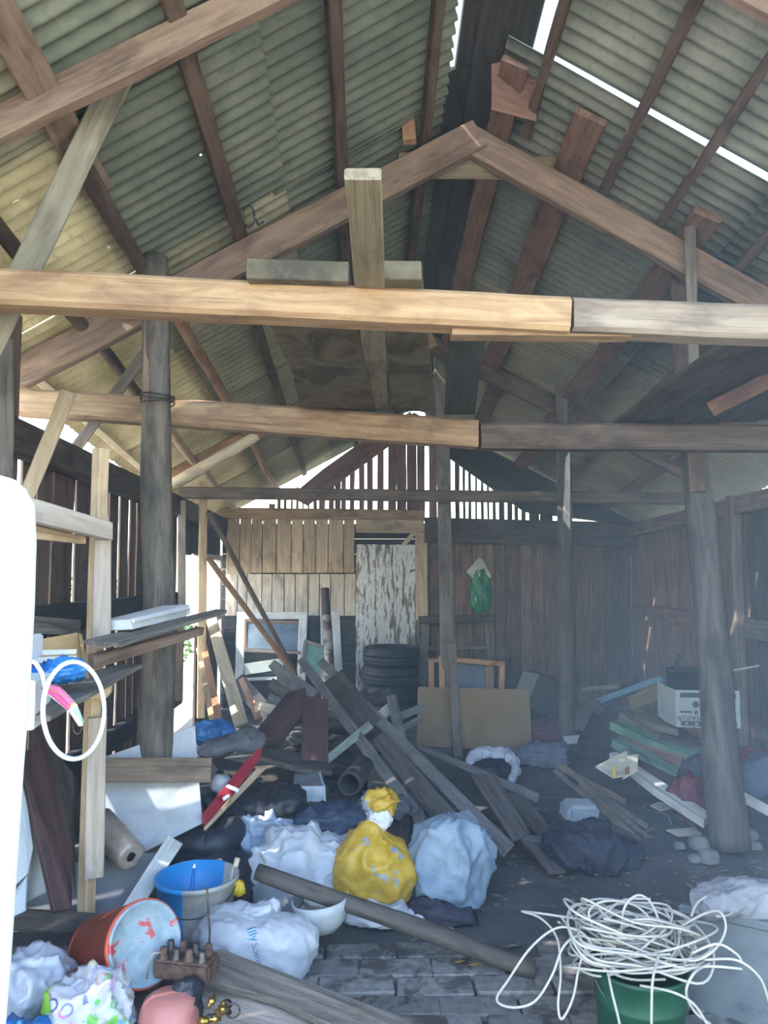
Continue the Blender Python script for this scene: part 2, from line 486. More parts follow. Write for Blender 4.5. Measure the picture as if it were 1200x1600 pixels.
# --- roof ("ceiling"): corrugated sheets, each one a piece
SPOTS = [(725, 1237, .10, .045), (868, 1476, .0, .022), (858, 1516, .0, .022), (895, 1521, .0, .022), (810, 1440, .0, .02), (833, 1437, .0, .018),
         (748, 1212, .1, .02), (676, 1221, .15, .022), (664, 1163, .05, .03), (765, 1275, .05, .02), (820, 1374, .0, .018)]
HOLES = []
for (px, py, z, r_) in SPOTS:
    g = F(px, py, z); t0, t1 = 0.5, 8.0
    for _ in range(50):
        tm = (t0 + t1) / 2; q = g + SUN_DIR * tm
        s = (XR - q.x) / (XR - XL) if q.x < XR else (q.x - XR) / (XE - XR)
        zz = roof('L' if q.x < XR else 'R', q.y, s).z
        if q.z > zz: t1 = tm
        else: t0 = tm
    HOLES.append((g + SUN_DIR * t0, r_))
def roof_mat(c1, c2, c3, moss, trans=0.0):
    m, nt, b = new_mat('corrugated_sheet')
    v, rnd = obj_coords(nt, (1, 1, 1))
    n1 = noise_t(nt, v, 2.5, 6, 0.62); n2 = noise_t(nt, v, 24, 4, 0.6)
    c = ramp(nt, n1, [(0.3, c1), (0.5, c2), (0.72, c3)])
    c = mixc(nt, c, moss, ramp(nt, n2, [(0.52, (0, 0, 0, 1)), (0.75, (.6, .6, .6, 1))]))
    c = vary(nt, c, rnd, 0.12)
    nt.links.new(c, b.inputs['Base Color']); b.inputs['Roughness'].default_value = 0.7
    bump(nt, b, n2, 0.15, 0.004)
    geo = nd(nt, 'ShaderNodeNewGeometry'); acc = None
    flat = nd(nt, 'ShaderNodeVectorMath', operation='MULTIPLY'); flat.inputs[1].default_value = (1, 1, 0)
    nt.links.new(geo.outputs['Position'], flat.inputs[0])
    for (hp, hr) in HOLES:
        d = nd(nt, 'ShaderNodeVectorMath', operation='DISTANCE'); d.inputs[1].default_value = (hp.x, hp.y, 0)
        nt.links.new(flat.outputs[0], d.inputs[0])
        l = nd(nt, 'ShaderNodeMath', operation='LESS_THAN'); l.inputs[1].default_value = hr
        nt.links.new(d.outputs['Value'], l.inputs[0])
        if acc is None: acc = l.outputs[0]
        else:
            a = nd(nt, 'ShaderNodeMath', operation='MAXIMUM'); nt.links.new(acc, a.inputs[0]); nt.links.new(l.outputs[0], a.inputs[1]); acc = a.outputs[0]
    # rusted nail holes
    vo = nd(nt, 'ShaderNodeTexVoronoi'); vo.inputs['Scale'].default_value = 3.2
    nt.links.new(geo.outputs['Position'], vo.inputs['Vector'])
    l = nd(nt, 'ShaderNodeMath', operation='LESS_THAN'); l.inputs[1].default_value = 0.022
    nt.links.new(vo.outputs['Distance'], l.inputs[0])
    a = nd(nt, 'ShaderNodeMath', operation='MAXIMUM'); nt.links.new(acc, a.inputs[0]); nt.links.new(l.outputs[0], a.inputs[1]); acc = a.outputs[0]
    tr = nd(nt, 'ShaderNodeBsdfTransparent'); mx = nd(nt, 'ShaderNodeMixShader'); base = b.outputs[0]
    if trans:                                   # translucency added so sheets glow in place of bounced light
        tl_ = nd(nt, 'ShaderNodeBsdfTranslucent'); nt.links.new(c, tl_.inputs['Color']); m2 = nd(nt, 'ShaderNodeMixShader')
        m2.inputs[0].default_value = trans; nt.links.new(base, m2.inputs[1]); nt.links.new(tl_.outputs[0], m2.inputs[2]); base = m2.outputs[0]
    nt.links.new(acc, mx.inputs[0]); nt.links.new(base, mx.inputs[1]); nt.links.new(tr.outputs[0], mx.inputs[2])
    nt.links.new(mx.outputs[0], nt.nodes['Material Output'].inputs['Surface'])
    return m
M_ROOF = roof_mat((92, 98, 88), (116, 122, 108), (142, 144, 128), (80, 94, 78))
M_ROOF_GLOW = roof_mat((170, 160, 126), (196, 186, 152), (216, 208, 178), (150, 144, 116), .22)  # cream colour and translucency stand in for light bounced under the left eave
M_ROOF_GLOW_DIM = roof_mat((134, 132, 110), (158, 154, 130), (178, 174, 150), (116, 118, 96), .08)  # weaker glow put into the colour of the middle and far right sheets
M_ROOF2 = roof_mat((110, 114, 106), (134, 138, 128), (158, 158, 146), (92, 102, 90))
ceiling = empty('ceiling', (0.54, 1.2, 3.0), kind='structure')
rr = random.Random(11)
def sheet(side, y0, y1, s0, s1, lift, mat):
    wl = 0.078; n = max(8, int((y1 - y0) / wl * 8)); k = 5
    vs, fs = [], []
    tilt = rr.uniform(-.012, .012); ph = rr.uniform(0, 6)
    for i in range(n + 1):
        y = y0 + (y1 - y0) * i / n
        for j in range(k + 1):
            s = s0 + (s1 - s0) * j / k
            p = roof(side, y, s); nn = roof_n(side, y, s)
            h = 0.013 * math.sin((y / wl) * 2 * math.pi) + lift + tilt * (i / n - .5) * 2 + 0.010 * noise.noise((y * 1.5, s * 3, ph))
            e = 0.006 * noise.noise((y * 9, ph, 3)) if j in (0, k) else 0
            vs.append(p + nn * h + Vector((e, 0, 0)))
    top = len(vs)
    for i in range(n + 1):
        for j in range(k + 1): vs.append(vs[i * (k + 1) + j] + Vector((0, 0, 0.006)))
    for i in range(n):
        for j in range(k):
            a = i * (k + 1) + j; q = (a, a + 1, a + k + 2, a + k + 1)
            if side == 'R': q = q[::-1]
            fs.append(q); fs.append(tuple(reversed([x + top for x in q])))
    for i in range(n):
        for j in (0, k):
            a = i * (k + 1) + j; fs.append((a, a + k + 1, a + k + 1 + top, a + top))
    for j in range(k):
        for i in (0, n):
            a = i * (k + 1) + j; fs.append((a, a + 1, a + 1 + top, a + top))
    return mesh_obj('roof_sheet', vs, fs, mat, ceiling, smooth=True)
LY = [1.2, 1.95, 2.92, 3.97, 5.0, 6.0, 6.94, 8.0, 9.25]
RY = [1.2, 1.5, 2.55, 3.58, 4.63, 5.70, 6.82, 7.96, 9.25]
Lgap = {3.97: 0.012}
for i in range(len(LY) - 1):
    for (s0, s1, l) in ((.045, .42, .018), (.395, .73, .006), (.705, 1.03, -.004)):
        y0, y1 = LY[i], LY[i + 1]
        g = 0.014 if (y1 == 3.97 and s0 > .3) else (-0.05)
        sheet('L', y0, y1 - g, s0, s1, l + (0.004 if i % 2 else 0), (M_ROOF_GLOW if (s0 > .6 and y0 > 2.5) else M_ROOF_GLOW_DIM if (s0 > .3 and y0 > 3.5) or s0 > .6 else M_ROOF))
for i in range(len(RY) - 1):
    for (s0, s1, l) in ((.115 if i < 3 else .05, .54, .012), (.515, 1.03, -.004)):
        y0, y1 = RY[i], RY[i + 1]
        g = -0.05
        if y1 == 3.58 and s0 < .3: g = 0.045
        if y1 in (5.70, 7.96) and s0 < .3: g = 0.028
        if i == 7: g = 0.0
        sheet('R', y0, y1 - g, s0, s1, l + (0.004 if i % 2 else 0), M_ROOF_GLOW_DIM if y0 > 5.5 else M_ROOF2)
# ridge capping: dark boards meeting over the ridge, with gaps that let daylight in
def roof_bar(name, side, s, y0, y1, w, t, mat, drop=0.0, parent=ceiling, s1=None, flat=True, **kw):
    s1 = s if s1 is None else s1
    n = roof_n(side, (y0 + y1) / 2, s)
    a = roof(side, y0, s) - n * (0.022 + t / 2 + drop); b_ = roof(side, y1, s1) - n * (0.022 + t / 2 + drop)
    return bar(name, a, b_, w, t, n, mat, parent, **kw)
for (x, dz, w, y0, y1, tl) in ((-.038, .045, .095, 1.2, 3.9, -.35), (.095, .04, .21, 1.2, 3.9, .3), (.238, -.02, .115, 1.2, 3.9, .5),
                               (-.065, .035, .155, 3.9, 9.2, -.35), (.085, .045, .19, 3.9, 9.2, .3), (.235, -.03, .20, 3.9, 9.2, .5)):
    bar('ridge_board', (XR + x, y0, zr(y0) + dz), (XR + x, y1, zr(y1) + dz), w, .02, Vector((tl, 0, 1)), W_BLACK, ceiling, seg=10)
# purlins
PUR = [('L', .10, 1.2, 9.1, .055, .05, W_PUR_D), ('L', .285, 1.2, 9.1, .065, .05, W_PUR_D),
       ('L', .51, 1.2, 4.15, .075, .055, W_PUR_D), ('L', .53, 4.2, 9.1, .06, .05, W_PUR_D),
       ('R', .125, 1.2, 4.05, .05, .05, W_PUR_D), ('R', .285, 1.2, 4.2, .055, .06, W_PUR_D),
       ('R', .40, 1.2, 4.2, .05, .06, W_PUR_D), ('R', .555, 1.2, 4.2, .055, .06, W_PUR_D),
       ('R', .075, 3.65, 6.95, .14, .035, W_PUR), ('R', .215, 3.70, 7.0, .17, .04, W_PUR),
       ('R', .455, 3.9, 9.1, .16, .045, W_PUR), ('R', .62, 4.0, 9.1, .11, .05, W_PUR),
       ('R', .80, 1.2, 9.1, .10, .05, W_PUR), ('R', .25, 6.9, 9.1, .15, .04, W_PUR_D)]
for (sd, s, y0, y1, w, t, mt) in PUR:
    roof_bar('purlin', sd, s, y0, y1, w, t, mt, seg=14, rough=.01)
def roof_log(side, s, y0, y1, r_, mat, seed, s1=None):
    s1 = s if s1 is None else s1
    n = roof_n(side, (y0 + y1) / 2, s)
    log('purlin', roof(side, y0, s) - n * (.02 + r_), roof(side, y1, s1) - n * (.02 + r_), r_, r_ * .85, mat, parent=ceiling, seed=seed, crook=.012)
roof_bar('purlin', 'L', .70, 1.2, 3.25, .13, .05, W_RAFT, seg=10)
roof_log('L', .70, 2.9, 4.3, .042, W_PUR_D, 3)
roof_log('L', .685, 4.2, 9.1, .038, W_RAFT_O, 5, .66)
roof_log('L', .85, 1.2, 5.6, .04, W_PUR_D, 8)
roof_log('L', .85, 5.3, 9.1, .04, W_BACKP, 9)
roof_bar('purlin', 'L', .985, 3.0, 9.1, .05, .04, W_CREAM, seg=10)

# --- trusses and tie beams
def truss_pair(y, z_apex, wl_, wr_, t, matl, matr, labl, labr, xl=-1.88, xr=3.05, kl=.55, kr=.574, drop=0.0):
    ap = Vector((XR + .03, y, z_apex))
    l = Vector((xl, y, z_apex - (ap.x - xl) * kl)); r_ = Vector((xr, y, z_apex - (xr - ap.x) * kr))
    dl = Vector((0, 0, -wl_ * .58)); dr = Vector((0, 0, -wr_ * .58))
    el = (ap - l).normalized() * wl_ * .30; er = (ap - r_).normalized() * wr_ * .30
    tag(bar('rafter', ap + dl + el, l + dl, wl_, t, (0, -1, 0), matl, seg=14, rough=.008), labl, 'rafter')
    tag(bar('rafter', ap + dr + er + Vector((0, .022, 0)), r_ + dr, wr_, t, (0, -1, 0), matr, seg=14, rough=.008), labr, 'rafter')
truss_pair(4.1, 4.06, .17, .165, .07, W_RAFT, W_RAFT, 'brown rafter rising from left to the joint above the second tie beam', 'brown rafter falling to the right from the joint above the second tie beam')
truss_pair(2.68, 4.27, .12, .12, .06, W_RAFT, W_RAFT, 'nearest left rafter, crossing the top left corner of the photo', 'nearest right rafter, just above the frame', kl=.55, kr=.56)
truss_pair(6.9, 3.74, .13, .16, .06, W_RAFT_O, W_PUR_D, 'orange lit rafter above the thin third tie beam, left of the king post', 'dark rafter above the thin third tie beam, right of the king post', kl=.535, kr=.50, xl=-1.75)
spx('rafter', [(452, 775, 8.9), (642, 642, 8.9), (642, 672, 8.9), (480, 790, 8.9)], .05, W_GABLE, 'red-brown rafter along the left edge of the gable', 'rafter')
spx('rafter', [(642, 645, 8.9), (835, 783, 8.9), (995, 815, 8.9), (995, 822, 8.9), (820, 800, 8.9), (642, 672, 8.9)], .05, W_BLACK, 'black rafter along the right edge of the gable', 'rafter')
pk('collar_tie', (622, 258, 4.165), (876, 264, 4.165), 38, .035, W_OLIVE, 'greenish collar tie with white splashes between the second pair of rafters', 'collar tie', wpx1=36)

pk('tie_beam', (-230, 433, 2.65), (893, 488, 2.65), 60, .13, W_FRONT, 'nearest tie beam, long honey-coloured left length', 'beam', wpx1=57, seg=16, nrm=(0, -1, 0))
pk('tie_beam', (897, 489, 2.66), (1700, 520, 2.66), 56, .12, W_FRONT_R, 'nearest tie beam, greyer right length beyond the butt joint', 'beam', wpx1=58, seg=12, nrm=(0, -1, 0))
pk('cleat', (707, 517, 2.70), (985, 519, 2.70), 12, .08, W_TIE, 'pale batten fixed under the joint of the nearest tie beam', 'batten', nrm=(0, -1, 0))
pk('tie_beam', (22, 625, 4.12), (748, 676, 4.12), 42, .13, W_TIE, 'second tie beam, pale left length behind the wired log post', 'beam', wpx1=44, seg=16, nrm=(0, -1, 0))
pk('tie_beam', (752, 679, 4.13), (1450, 684, 4.13), 42, .13, W_TIE_D, 'second tie beam, dark right length resting on the right log post', 'beam', wpx1=42, seg=12, nrm=(0, -1, 0))
pk('tie_beam', (278, 769, 6.95), (1090, 779, 6.95), 18, .10, W_TIE_D, 'third tie beam, thin and dark in front of the gable', 'beam', wpx1=18, seg=16, nrm=(0, -1, 0))
# strap joints
# posts
t = empty('log_post', P(245, 1366, 3.95), 'thick grey log post on the left, bound with wire at the second tie beam', 'post')
log('trunk', P(246, 1385, 3.9), P(243, 402, 3.9), .092, .066, W_LOG, parent=t, seed=4, crook=.018, seg=34)
for q in range(3):
    cc = P(246, 620 + q * 5, 3.9); pts = [cc + Vector((.085 * math.cos(a), .085 * math.sin(a), .006 * math.sin(a * 2 + q))) for a in [2 * math.pi * k / 20 for k in range(21)]]
    tube('wire', pts, .004, M_STEEL, t, 5)
spx('splint', [(226, 485, 3.84), (236, 485, 3.84), (230, 640, 3.84), (222, 600, 3.84)], .03, W_RAFT, parent=t)
log('log_post', P(1142, 1322, 4.35), P(1085, 705, 4.35), .105, .075, wood((66, 64, 64), (108, 102, 98), (46, 46, 48), amt=0.05, grain=9), 'thick grey log post on the right, leaning left at its top', seed=12, crook=.02, seg=30)
pk('splice_board', (1085, 690, 4.24), (1090, 768, 4.24), 24, .03, W_PUR_D, 'short brown board nailed over the top of the right log post', 'board')
pk('strut', (1078, 353, 4.0), (1084, 585, 4.0), 17, .04, W_GREY, 'narrow grey strut hanging from the right rafter to the right post', 'strut')
pk('strut', (1058, 400, 4.22), (1068, 660, 4.22), 24, .06, W_PUR_D, 'dark short post behind the grey strut on the right', 'strut')
log('log_post', P(889, 1172, 6.75), P(880, 700, 6.75), .078, .062, wood((66, 64, 64), (108, 102, 98), (46, 46, 48), amt=0.05, grain=9), 'thin grey log post under the right end of the thin third tie beam', seed=21, crook=.015)
pk('strut', (878, 600, 6.7), (879, 720, 6.7), 19, .06, W_GREY, 'squared post head above the thin grey log post', 'strut')
spx('splinter_board', [(884, 715, 6.62), (891, 705, 6.62), (891, 828, 6.62), (880, 812, 6.62)], .02, W_WHITEP, 'white splinter of board nailed to the thin grey log post', 'board')
pk('king_post', (706, 1162, 7.1), (688, 535, 7.1), 24, .12, W_GREY, 'squared grey post standing in the middle, from the floor up to the ridge', 'post', wpx1=20, seg=20, rough=.012, nrm=(0, -1, 0))
# boards laid on the tie beams under the ridge
bar('loft_plank', Vector((-.015, 1.98, 2.615)), Vector((.055, 4.25, 2.478)), .10, .035, (0, 0, 1), W_OLIVE, w1=.12, seg=10)
tag(bpy.data.objects['loft_plank'], 'long greenish plank overhanging the nearest tie beam end-on', 'plank')
M_SLATE = patchy((90, 83, 66), (114, 105, 84), (72, 67, 56), .48, .60, 4, .8, 14)
def zt(y): return 2.565 - .079 * (y - 2.65)
slab('loft_sheet', [(-.425, 2.60, zt(2.6)), (-.07, 2.62, zt(2.62)), (.035, 4.2, zt(4.2)), (-.375, 4.2, zt(4.2)), (-.36, 3.6, zt(3.6)), (-.39, 3.1, zt(3.1))], .075, M_SLATE, 'broad grey sheet lying on the tie beams left of the overhanging plank', 'sheet', away=Vector((0, 0, 1)))
slab('loft_sheet', [(.045, 2.60, zt(2.6)), (.185, 2.60, zt(2.6)), (.37, 4.2, zt(4.2)), (.13, 4.2, zt(4.2))], .07, M_SLATE, 'narrower grey sheet lying on the tie beams right of the overhanging plank', 'sheet', away=Vector((0, 0, 1)))
slab('loft_plank', [P(703, 512, 2.85), P(760, 512, 2.85), P(742, 648, 4.2), P(694, 648, 4.2)], .03, wood((70, 76, 72), (92, 98, 92), (52, 56, 56)), 'smooth slate-green plank under the ridge beside the middle post', 'plank', away=Vector((0, 0, 1)))
spx('gusset', [(768, 100, 3.72), (812, 88, 3.72), (842, 112, 3.72), (838, 190, 3.85), (768, 172, 3.85)], .03, W_PUR, 'brown board end stood beside the peak of the second rafters', 'board')
pk('block', (636, 168, 4.02), (640, 218, 4.02), 22, .05, W_RAFT_O, 'small orange block on top of the left rafter of the second pair', 'block')
# platform of boards on the right
lp = empty('loft_platform', (1.8, 3.4, 2.45), 'shadowed platform of boards laid over the tie beams on the right', 'platform')
for i in range(6):
    bar('board', (1.56 + i * .215, 2.55, 2.515 + i * .006), (1.50 + i * .215, 4.36, 2.405 + i * .01), .205, .025, (0, 0, 1), W_DARK, lp, seg=8)
pk('batten', (1110, 640, 3.7), (1290, 548, 3.2), 26, .05, W_PUR, parent=lp)

# --- left wall: dark vertical boards with gaps, rails, opening at the far end
wall_left = empty('wall_left', (XW, 5, 0), kind='structure')
rr = random.Random(5)
y = 1.25
while y < 7.0:
    w = rr.uniform(.13, .21); gap = rr.choice([.003, .004, .012, .05, .058]) if y > 2.6 else .004
    if y + w > 7.05: w = 7.05 - y
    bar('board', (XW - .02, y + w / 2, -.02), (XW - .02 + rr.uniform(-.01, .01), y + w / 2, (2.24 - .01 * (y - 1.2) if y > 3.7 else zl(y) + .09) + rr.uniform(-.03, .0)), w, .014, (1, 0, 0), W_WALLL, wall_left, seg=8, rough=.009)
    y += w + gap
bar('top_plate', (XW + .03, 1.2, 2.24), (XW + .03, 9.0, 2.10), .17, .09, (1, 0, 0), W_DARK, wall_left, seg=20)
bar('rail', (XW + .025, 1.2, 1.30), (XW + .025, 7.05, 1.30), .16, .06, (1, 0, 0), W_BLACK, wall_left, seg=14)
bar('rail', (XW + .025, 1.2, 0.45), (XW + .025, 7.05, 0.45), .14, .06, (1, 0, 0), W_BLACK, wall_left, seg=14)
# far opening: boards below the sill and above the head
y = 7.85
while y < 8.97:
    bar('board', (XW - .02, y + .07, -.02), (XW - .02, y + .07, 1.02), .138, .025, (1, 0, 0), W_WALLL, wall_left, seg=4)
    y += .142
y = 7.1
while y < 8.95:
    bar('board', (XW - .02, y + .08, 1.72 + rr.uniform(0, .02)), (XW - .02, y + .08, 2.12), .158, .025, (1, 0, 0), W_DARK, wall_left, seg=3)
    y += .162
wdw = empty('window_1', (XW, 8.4, 1.05), kind='structure')
for (a, b_) in (((XW, 7.85, 1.05), (XW, 8.95, 1.05)), ((XW, 7.85, 1.72), (XW, 8.95, 1.72))):
    bar('window_rail', a, b_, .06, .07, (1, 0, 0), W_WHITEP, wdw, seg=3)
bar('window_stile', (XW, 8.90, 1.05), (XW, 8.90, 1.72), .06, .07, (1, 0, 0), W_WHITEP, wdw, seg=3)
pk('door_post', (284, 945, 6.75), (284, 782, 6.75), 12, .06, W_PALE, 'pale narrow stud beside the opening in the left wall, upper length', 'post')
pk('door_post', (279, 1095, 6.6), (281, 950, 6.6), 13, .06, W_RAFT, 'brown narrow stud beside the opening in the left wall, lower length', 'post')
pk('door_post', (314, 1122, 7.15), (318, 752, 7.15), 13, .06, W_PINE, 'yellow stud standing in the opening of the left wall', 'post', seg=10)

# --- back wall
wall_back = empty('wall_back', (.7, YB, 0), kind='structure')
def xb(px, py=900): return P(px, py, YB).x
def zb(py): return P(600, py, YB).z
edges = [395, 418, 430, 440, 450, 459, 468, 477, 486, 496, 510, 522, 532, 543, 557, 571, 586, 603, 620, 636, 652, 668, 684, 697, 709, 722, 731, 741, 750, 760, 769, 779, 792, 804, 814, 826, 845, 866, 888, 910, 932, 955, 975, 993]
gapw = {440: 5, 450: 6, 459: 6, 468: 6, 477: 6, 486: 6, 496: 3, 510: 6, 522: 1, 532: 1, 543: 6, 557: 7, 571: 4, 586: 7, 603: 7, 668: 7, 709: 7, 722: 5, 731: 5, 741: 6, 750: 6, 760: 6, 769: 6, 779: 5, 792: 5, 804: 4, 814: 5, 826: 6, 430: 4}
rr = random.Random(9)
def gable_z(x):
    if x < XR: return zr(9) + (zl(9) - zr(9)) * (XR - x) / (XR - XL)
    return zr(9) + (ze(9) - zr(9)) * (x - XR) / (XE - XR)
for i in range(len(edges) - 1):
    x0, x1 = xb(edges[i]), xb(edges[i + 1])
    x0 += M(gapw.get(edges[i], .6), YB) / 2; x1 -= M(gapw.get(edges[i + 1], .6), YB) / 2
    xm = (x0 + x1) / 2; pm = (edges[i] + edges[i + 1]) / 2; zt_ = min(gable_z(x0) - .03, gable_z(x1) - .03, zb(642 + (.655 * (642 - pm) if pm < 642 else .70 * (pm - 642)) + rr.uniform(2, 8)))
    zb_ = 2.16
    if zt_ - zb_ < .03: continue
    mt = W_GABLE if edges[i] < 700 else W_DARK
    bar('gable_board', (xm, YB + .02, zb_), (xm + rr.uniform(-.004, .004), YB + .02, zt_), x1 - x0, .025, (0, -1, 0), mt, wall_back, seg=6, rough=.006)
def gp(px, off):
    x = P(px, 700, 8.97).x; return Vector((x, 8.97, gable_z(x) - off))
slab('gable_infill', [gp(646, .05), gp(720, .045), gp(800, .04), gp(900, .03), gp(990, .03), P(990, 818, 8.97), P(835, 783, 8.97), P(644, 650, 8.97)], .02, W_BLACK, parent=wall_back)
slab('gable_infill', [gp(640, .05), gp(560, .075), gp(505, .15), P(462, 768, 8.97), P(474, 776, 8.97), P(640, 655, 8.97)], .02, W_GABLE, parent=wall_back)
pk('wall_plate', (330, 801, 8.93), (664, 805, 8.93), 17, .10, W_TIE, parent=wall_back, seg=12, nrm=(0, -1, 0))
pk('wall_plate', (664, 828, 8.93), (996, 836, 8.93), 40, .10, W_DARK, parent=wall_back, seg=12, nrm=(0, -1, 0))
# left part: two courses of pale boards over a dark plinth
for (x0, x1, y0, y1, n, mt, ty) in ((352, 392, 808, 897, 2, W_BACKP, 0), (392, 554, 811, 895, 8, W_BACKP, -.03), (352, 556, 897, 962, 11, W_BACKG, 0)):
    e = [x0 + (x1 - x0) * k / n + (rr.uniform(-3, 3) if 0 < k < n else 0) for k in range(n + 1)]
    for k in range(n):
        a, b_ = xb(e[k]), xb(e[k + 1])
        bar('board', ((a + b_) / 2, YB + .02 + ty, zb(y1)), ((a + b_) / 2, YB + .02 + ty, zb(y0)), b_ - a - .009, .025, (0, -1, 0), mt, wall_back, seg=4, rough=.002)
for k in range(6):
    bar('plinth_board', (xb(350), YB + .03, .09 + k * .178), (xb(556), YB + .03, .09 + k * .178), .170, .03, (0, -1, 0), W_BLACK, wall_back, seg=6)
# right part: tall brown boards
e = [650, 672, 690, 711, 738, 773, 790, 813, 832, 850, 874, 898, 920, 945, 966, 996]
for k in range(len(e) - 1):
    a, b_ = xb(e[k]), xb(e[k + 1])
    bar('board', ((a + b_) / 2, YB + .02, 0), ((a + b_) / 2, YB + .02, 1.97), b_ - a - (.012 if k in (4, 5, 6) else .006), .025, (0, -1, 0), W_BACKB if k < 13 else W_DARK, wall_back, seg=8, rough=.002)
pk('corner_strip', (986, 868, 8.9), (988, 1060, 8.9), 3, .02, W_GREY, parent=wall_back)  # thin grey strip for the pale slits in the corner
for k in range(12):  # added behind the wall so no daylight leaks through the board gaps
    bar('light_stop_board', (xb(345), YB + .075, .08 + k * .178), (xb(1000), YB + .075, .08 + k * .178), .176, .02, (0, -1, 0), W_BLACK, wall_back, seg=3, rough=.001)
# door with peeling silver paint
m, nt, b = new_mat('peeling_silver_paint')
v, _ = obj_coords(nt, (1, 1, 1), True)
mp = nd(nt, 'ShaderNodeMapping'); mp.inputs['Scale'].default_value = (4, 20, 20)
nt.links.new(v, mp.inputs['Vector'])
g = noise_t(nt, mp.outputs[0], .8, 12, 0.74, 0.25)
hg = nd(nt, 'ShaderNodeSeparateXYZ'); nt.links.new(v, hg.inputs[0])
c = ramp(nt, g, [(0.38, (84, 68, 56)), (0.46, (128, 118, 110)), (0.52, (222, 224, 226)), (0.60, (190, 190, 190)), (0.68, (112, 100, 92))])
nt.links.new(c, b.inputs['Base Color']); b.inputs['Roughness'].default_value = 0.38
b.inputs['Metallic'].default_value = 0.15
bump(nt, b, g, 0.8, 0.01); M_PEEL = m
door = empty('door_1', (xb(603), YB, 0), kind='structure')
ex = [556, 587, 619, 649]
for k in range(3):
    a, b_ = xb(ex[k]), xb(ex[k + 1])
    bar('door_plank', ((a + b_) / 2, YB - .01, 0.02), ((a + b_) / 2, YB - .01, zb(851)), b_ - a - .002, .035, (0, -1, 0), M_PEEL, door, seg=8, rough=.003)
bar('door_handle', (xb(640), YB - .045, zb(893)), (xb(648), YB - .045, zb(890)), .02, .015, (0, -1, 0), M_STEEL, door, seg=2)
bar('door_jamb', (xb(659), YB - .02, zb(968)), (xb(658), YB - .02, zb(818)), M(19, 9), .06, (0, -1, 0), W_BACKP, door, seg=6)
bar('door_jamb', (xb(660), YB - .02, 0), (xb(660), YB - .02, zb(968)), M(19, 9), .06, (0, -1, 0), W_GREY, door, seg=6)
bar('door_lintel', (xb(556), YB - .03, zb(822)), (xb(662), YB - .03, zb(823)), M(21, 9), .07, (0, -1, 0), W_BACKP, door, seg=6)
pk('door_brace', (630, 852, 8.97), (648, 832, 8.97), 7, .03, W_CREAM, parent=door)

# --- right wall
wall_right = empty('wall_right', (XE_W, 5, 0), kind='structure')
y = 1.25; rr = random.Random(15)
while y < 8.98:
    w = rr.uniform(.11, .17)
    if y + w > 8.99: w = 8.99 - y
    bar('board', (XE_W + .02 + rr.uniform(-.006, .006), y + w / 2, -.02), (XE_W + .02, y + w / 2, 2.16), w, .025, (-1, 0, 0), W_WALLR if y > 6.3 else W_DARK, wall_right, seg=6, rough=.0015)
    y += w + rr.choice([.001, .001, .001, .003])
bar('top_plate', (XE_W - .03, 1.2, 2.24), (XE_W - .03, 9.0, 2.05), .15, .08, (1, 0, 0), W_WALLR, wall_right, seg=16)
bar('rail', (XE_W - .02, 6.5, 1.10), (XE_W - .02, 9.0, 1.10), .17, .05, (1, 0, 0), W_WALLR, wall_right, seg=8)
bar('rail', (XE_W - .02, 1.2, 1.10), (XE_W - .02, 6.3, 1.10), .17, .05, (1, 0, 0), W_GREY, wall_right, seg=8)
bar('stud', (XE_W - .05, 6.42, 0), (XE_W - .05, 6.42, 2.2), .12, .09, (1, 0, 0), W_GREY, wall_right, seg=8)
for yy in (1.3, 3.4):
    bar('stud', (XE_W - .05, yy, 0), (XE_W - .05, yy, 2.3), .10, .09, (1, 0, 0), W_GREY, wall_right, seg=8)

# ================================================================== WHITE POST standing in for a finger over the lens
g0 = Vector((0, 1.05, 0))
prof_px = [(4, 1600), (12, 1500), (22, 1350), (32, 1200), (42, 1080), (49, 950), (52, 850), (50, 790), (44, 765), (36, 750), (24, 740)]
yy = 1.05; pts, rad = [], []
for (px, py) in prof_px:
    e_ = P(px, py, yy); r_ = .085
    if py < 800: r_ = {790: .083, 765: .072, 750: .058, 740: .03}.get(py, .08)
    pts.append(Vector((P(49 if py < 800 else px - 3, py, yy).x - .085, yy, e_.z))); rad.append(r_)
pts = [Vector((pts[0].x - .06, yy, -.05))] + pts; rad = [.085] + rad
tube('finger_stand_in', pts, rad, plain((238, 238, 236), (248, 248, 246), .5, 8, bmp=.03, amt=0), None, 20, 'white round-topped post standing in for a finger over the lens at the left edge of the photo', 'post')

# ================================================================== SHELF RACK on the left
rk = empty('shelf_rack', P(128, 1475, 3.2), 'rough rack of new yellow timber along the left wall', 'rack')
N = (.35, -1, 0)
pk('upright', (124, 1490, 3.2), (150, 700, 3.2), 20, .055, W_PINE, parent=rk, seg=14, nrm=(-.5, -1, 0))
pk('upright_board', (158, 1013, 3.17), (160, 843, 3.17), 26, .03, W_PALE, parent=rk, nrm=(.25, -1, 0))
pk('upright_board', (146, 1372, 3.17), (152, 1122, 3.17), 27, .03, W_PALE, parent=rk, nrm=(.25, -1, 0))
pk('upright', (8, 1100, 3.3), (9, 530, 3.3), 22, .06, W_GREY, parent=rk, seg=10)
spx('rail', [(43, 775, 2.75), (177, 816, 3.12), (177, 844, 3.12), (43, 812, 2.75)], .045, W_PALE, parent=rk)
spx('rail', [(40, 818, 2.85), (135, 838, 3.15), (135, 850, 3.15), (40, 840, 2.85)], .03, W_PINE, parent=rk)
pk('brace', (108, 612, 3.75), (42, 775, 3.2), 25, .04, W_PINE, parent=rk, wpx1=22)
a, b_ = P(160, 1006, 3.02), P(346, 955, 3.85)
bar('shelf_board', a, b_, .17, .016, (0, -.12, 1), W_GREY, rk, w1=.06)
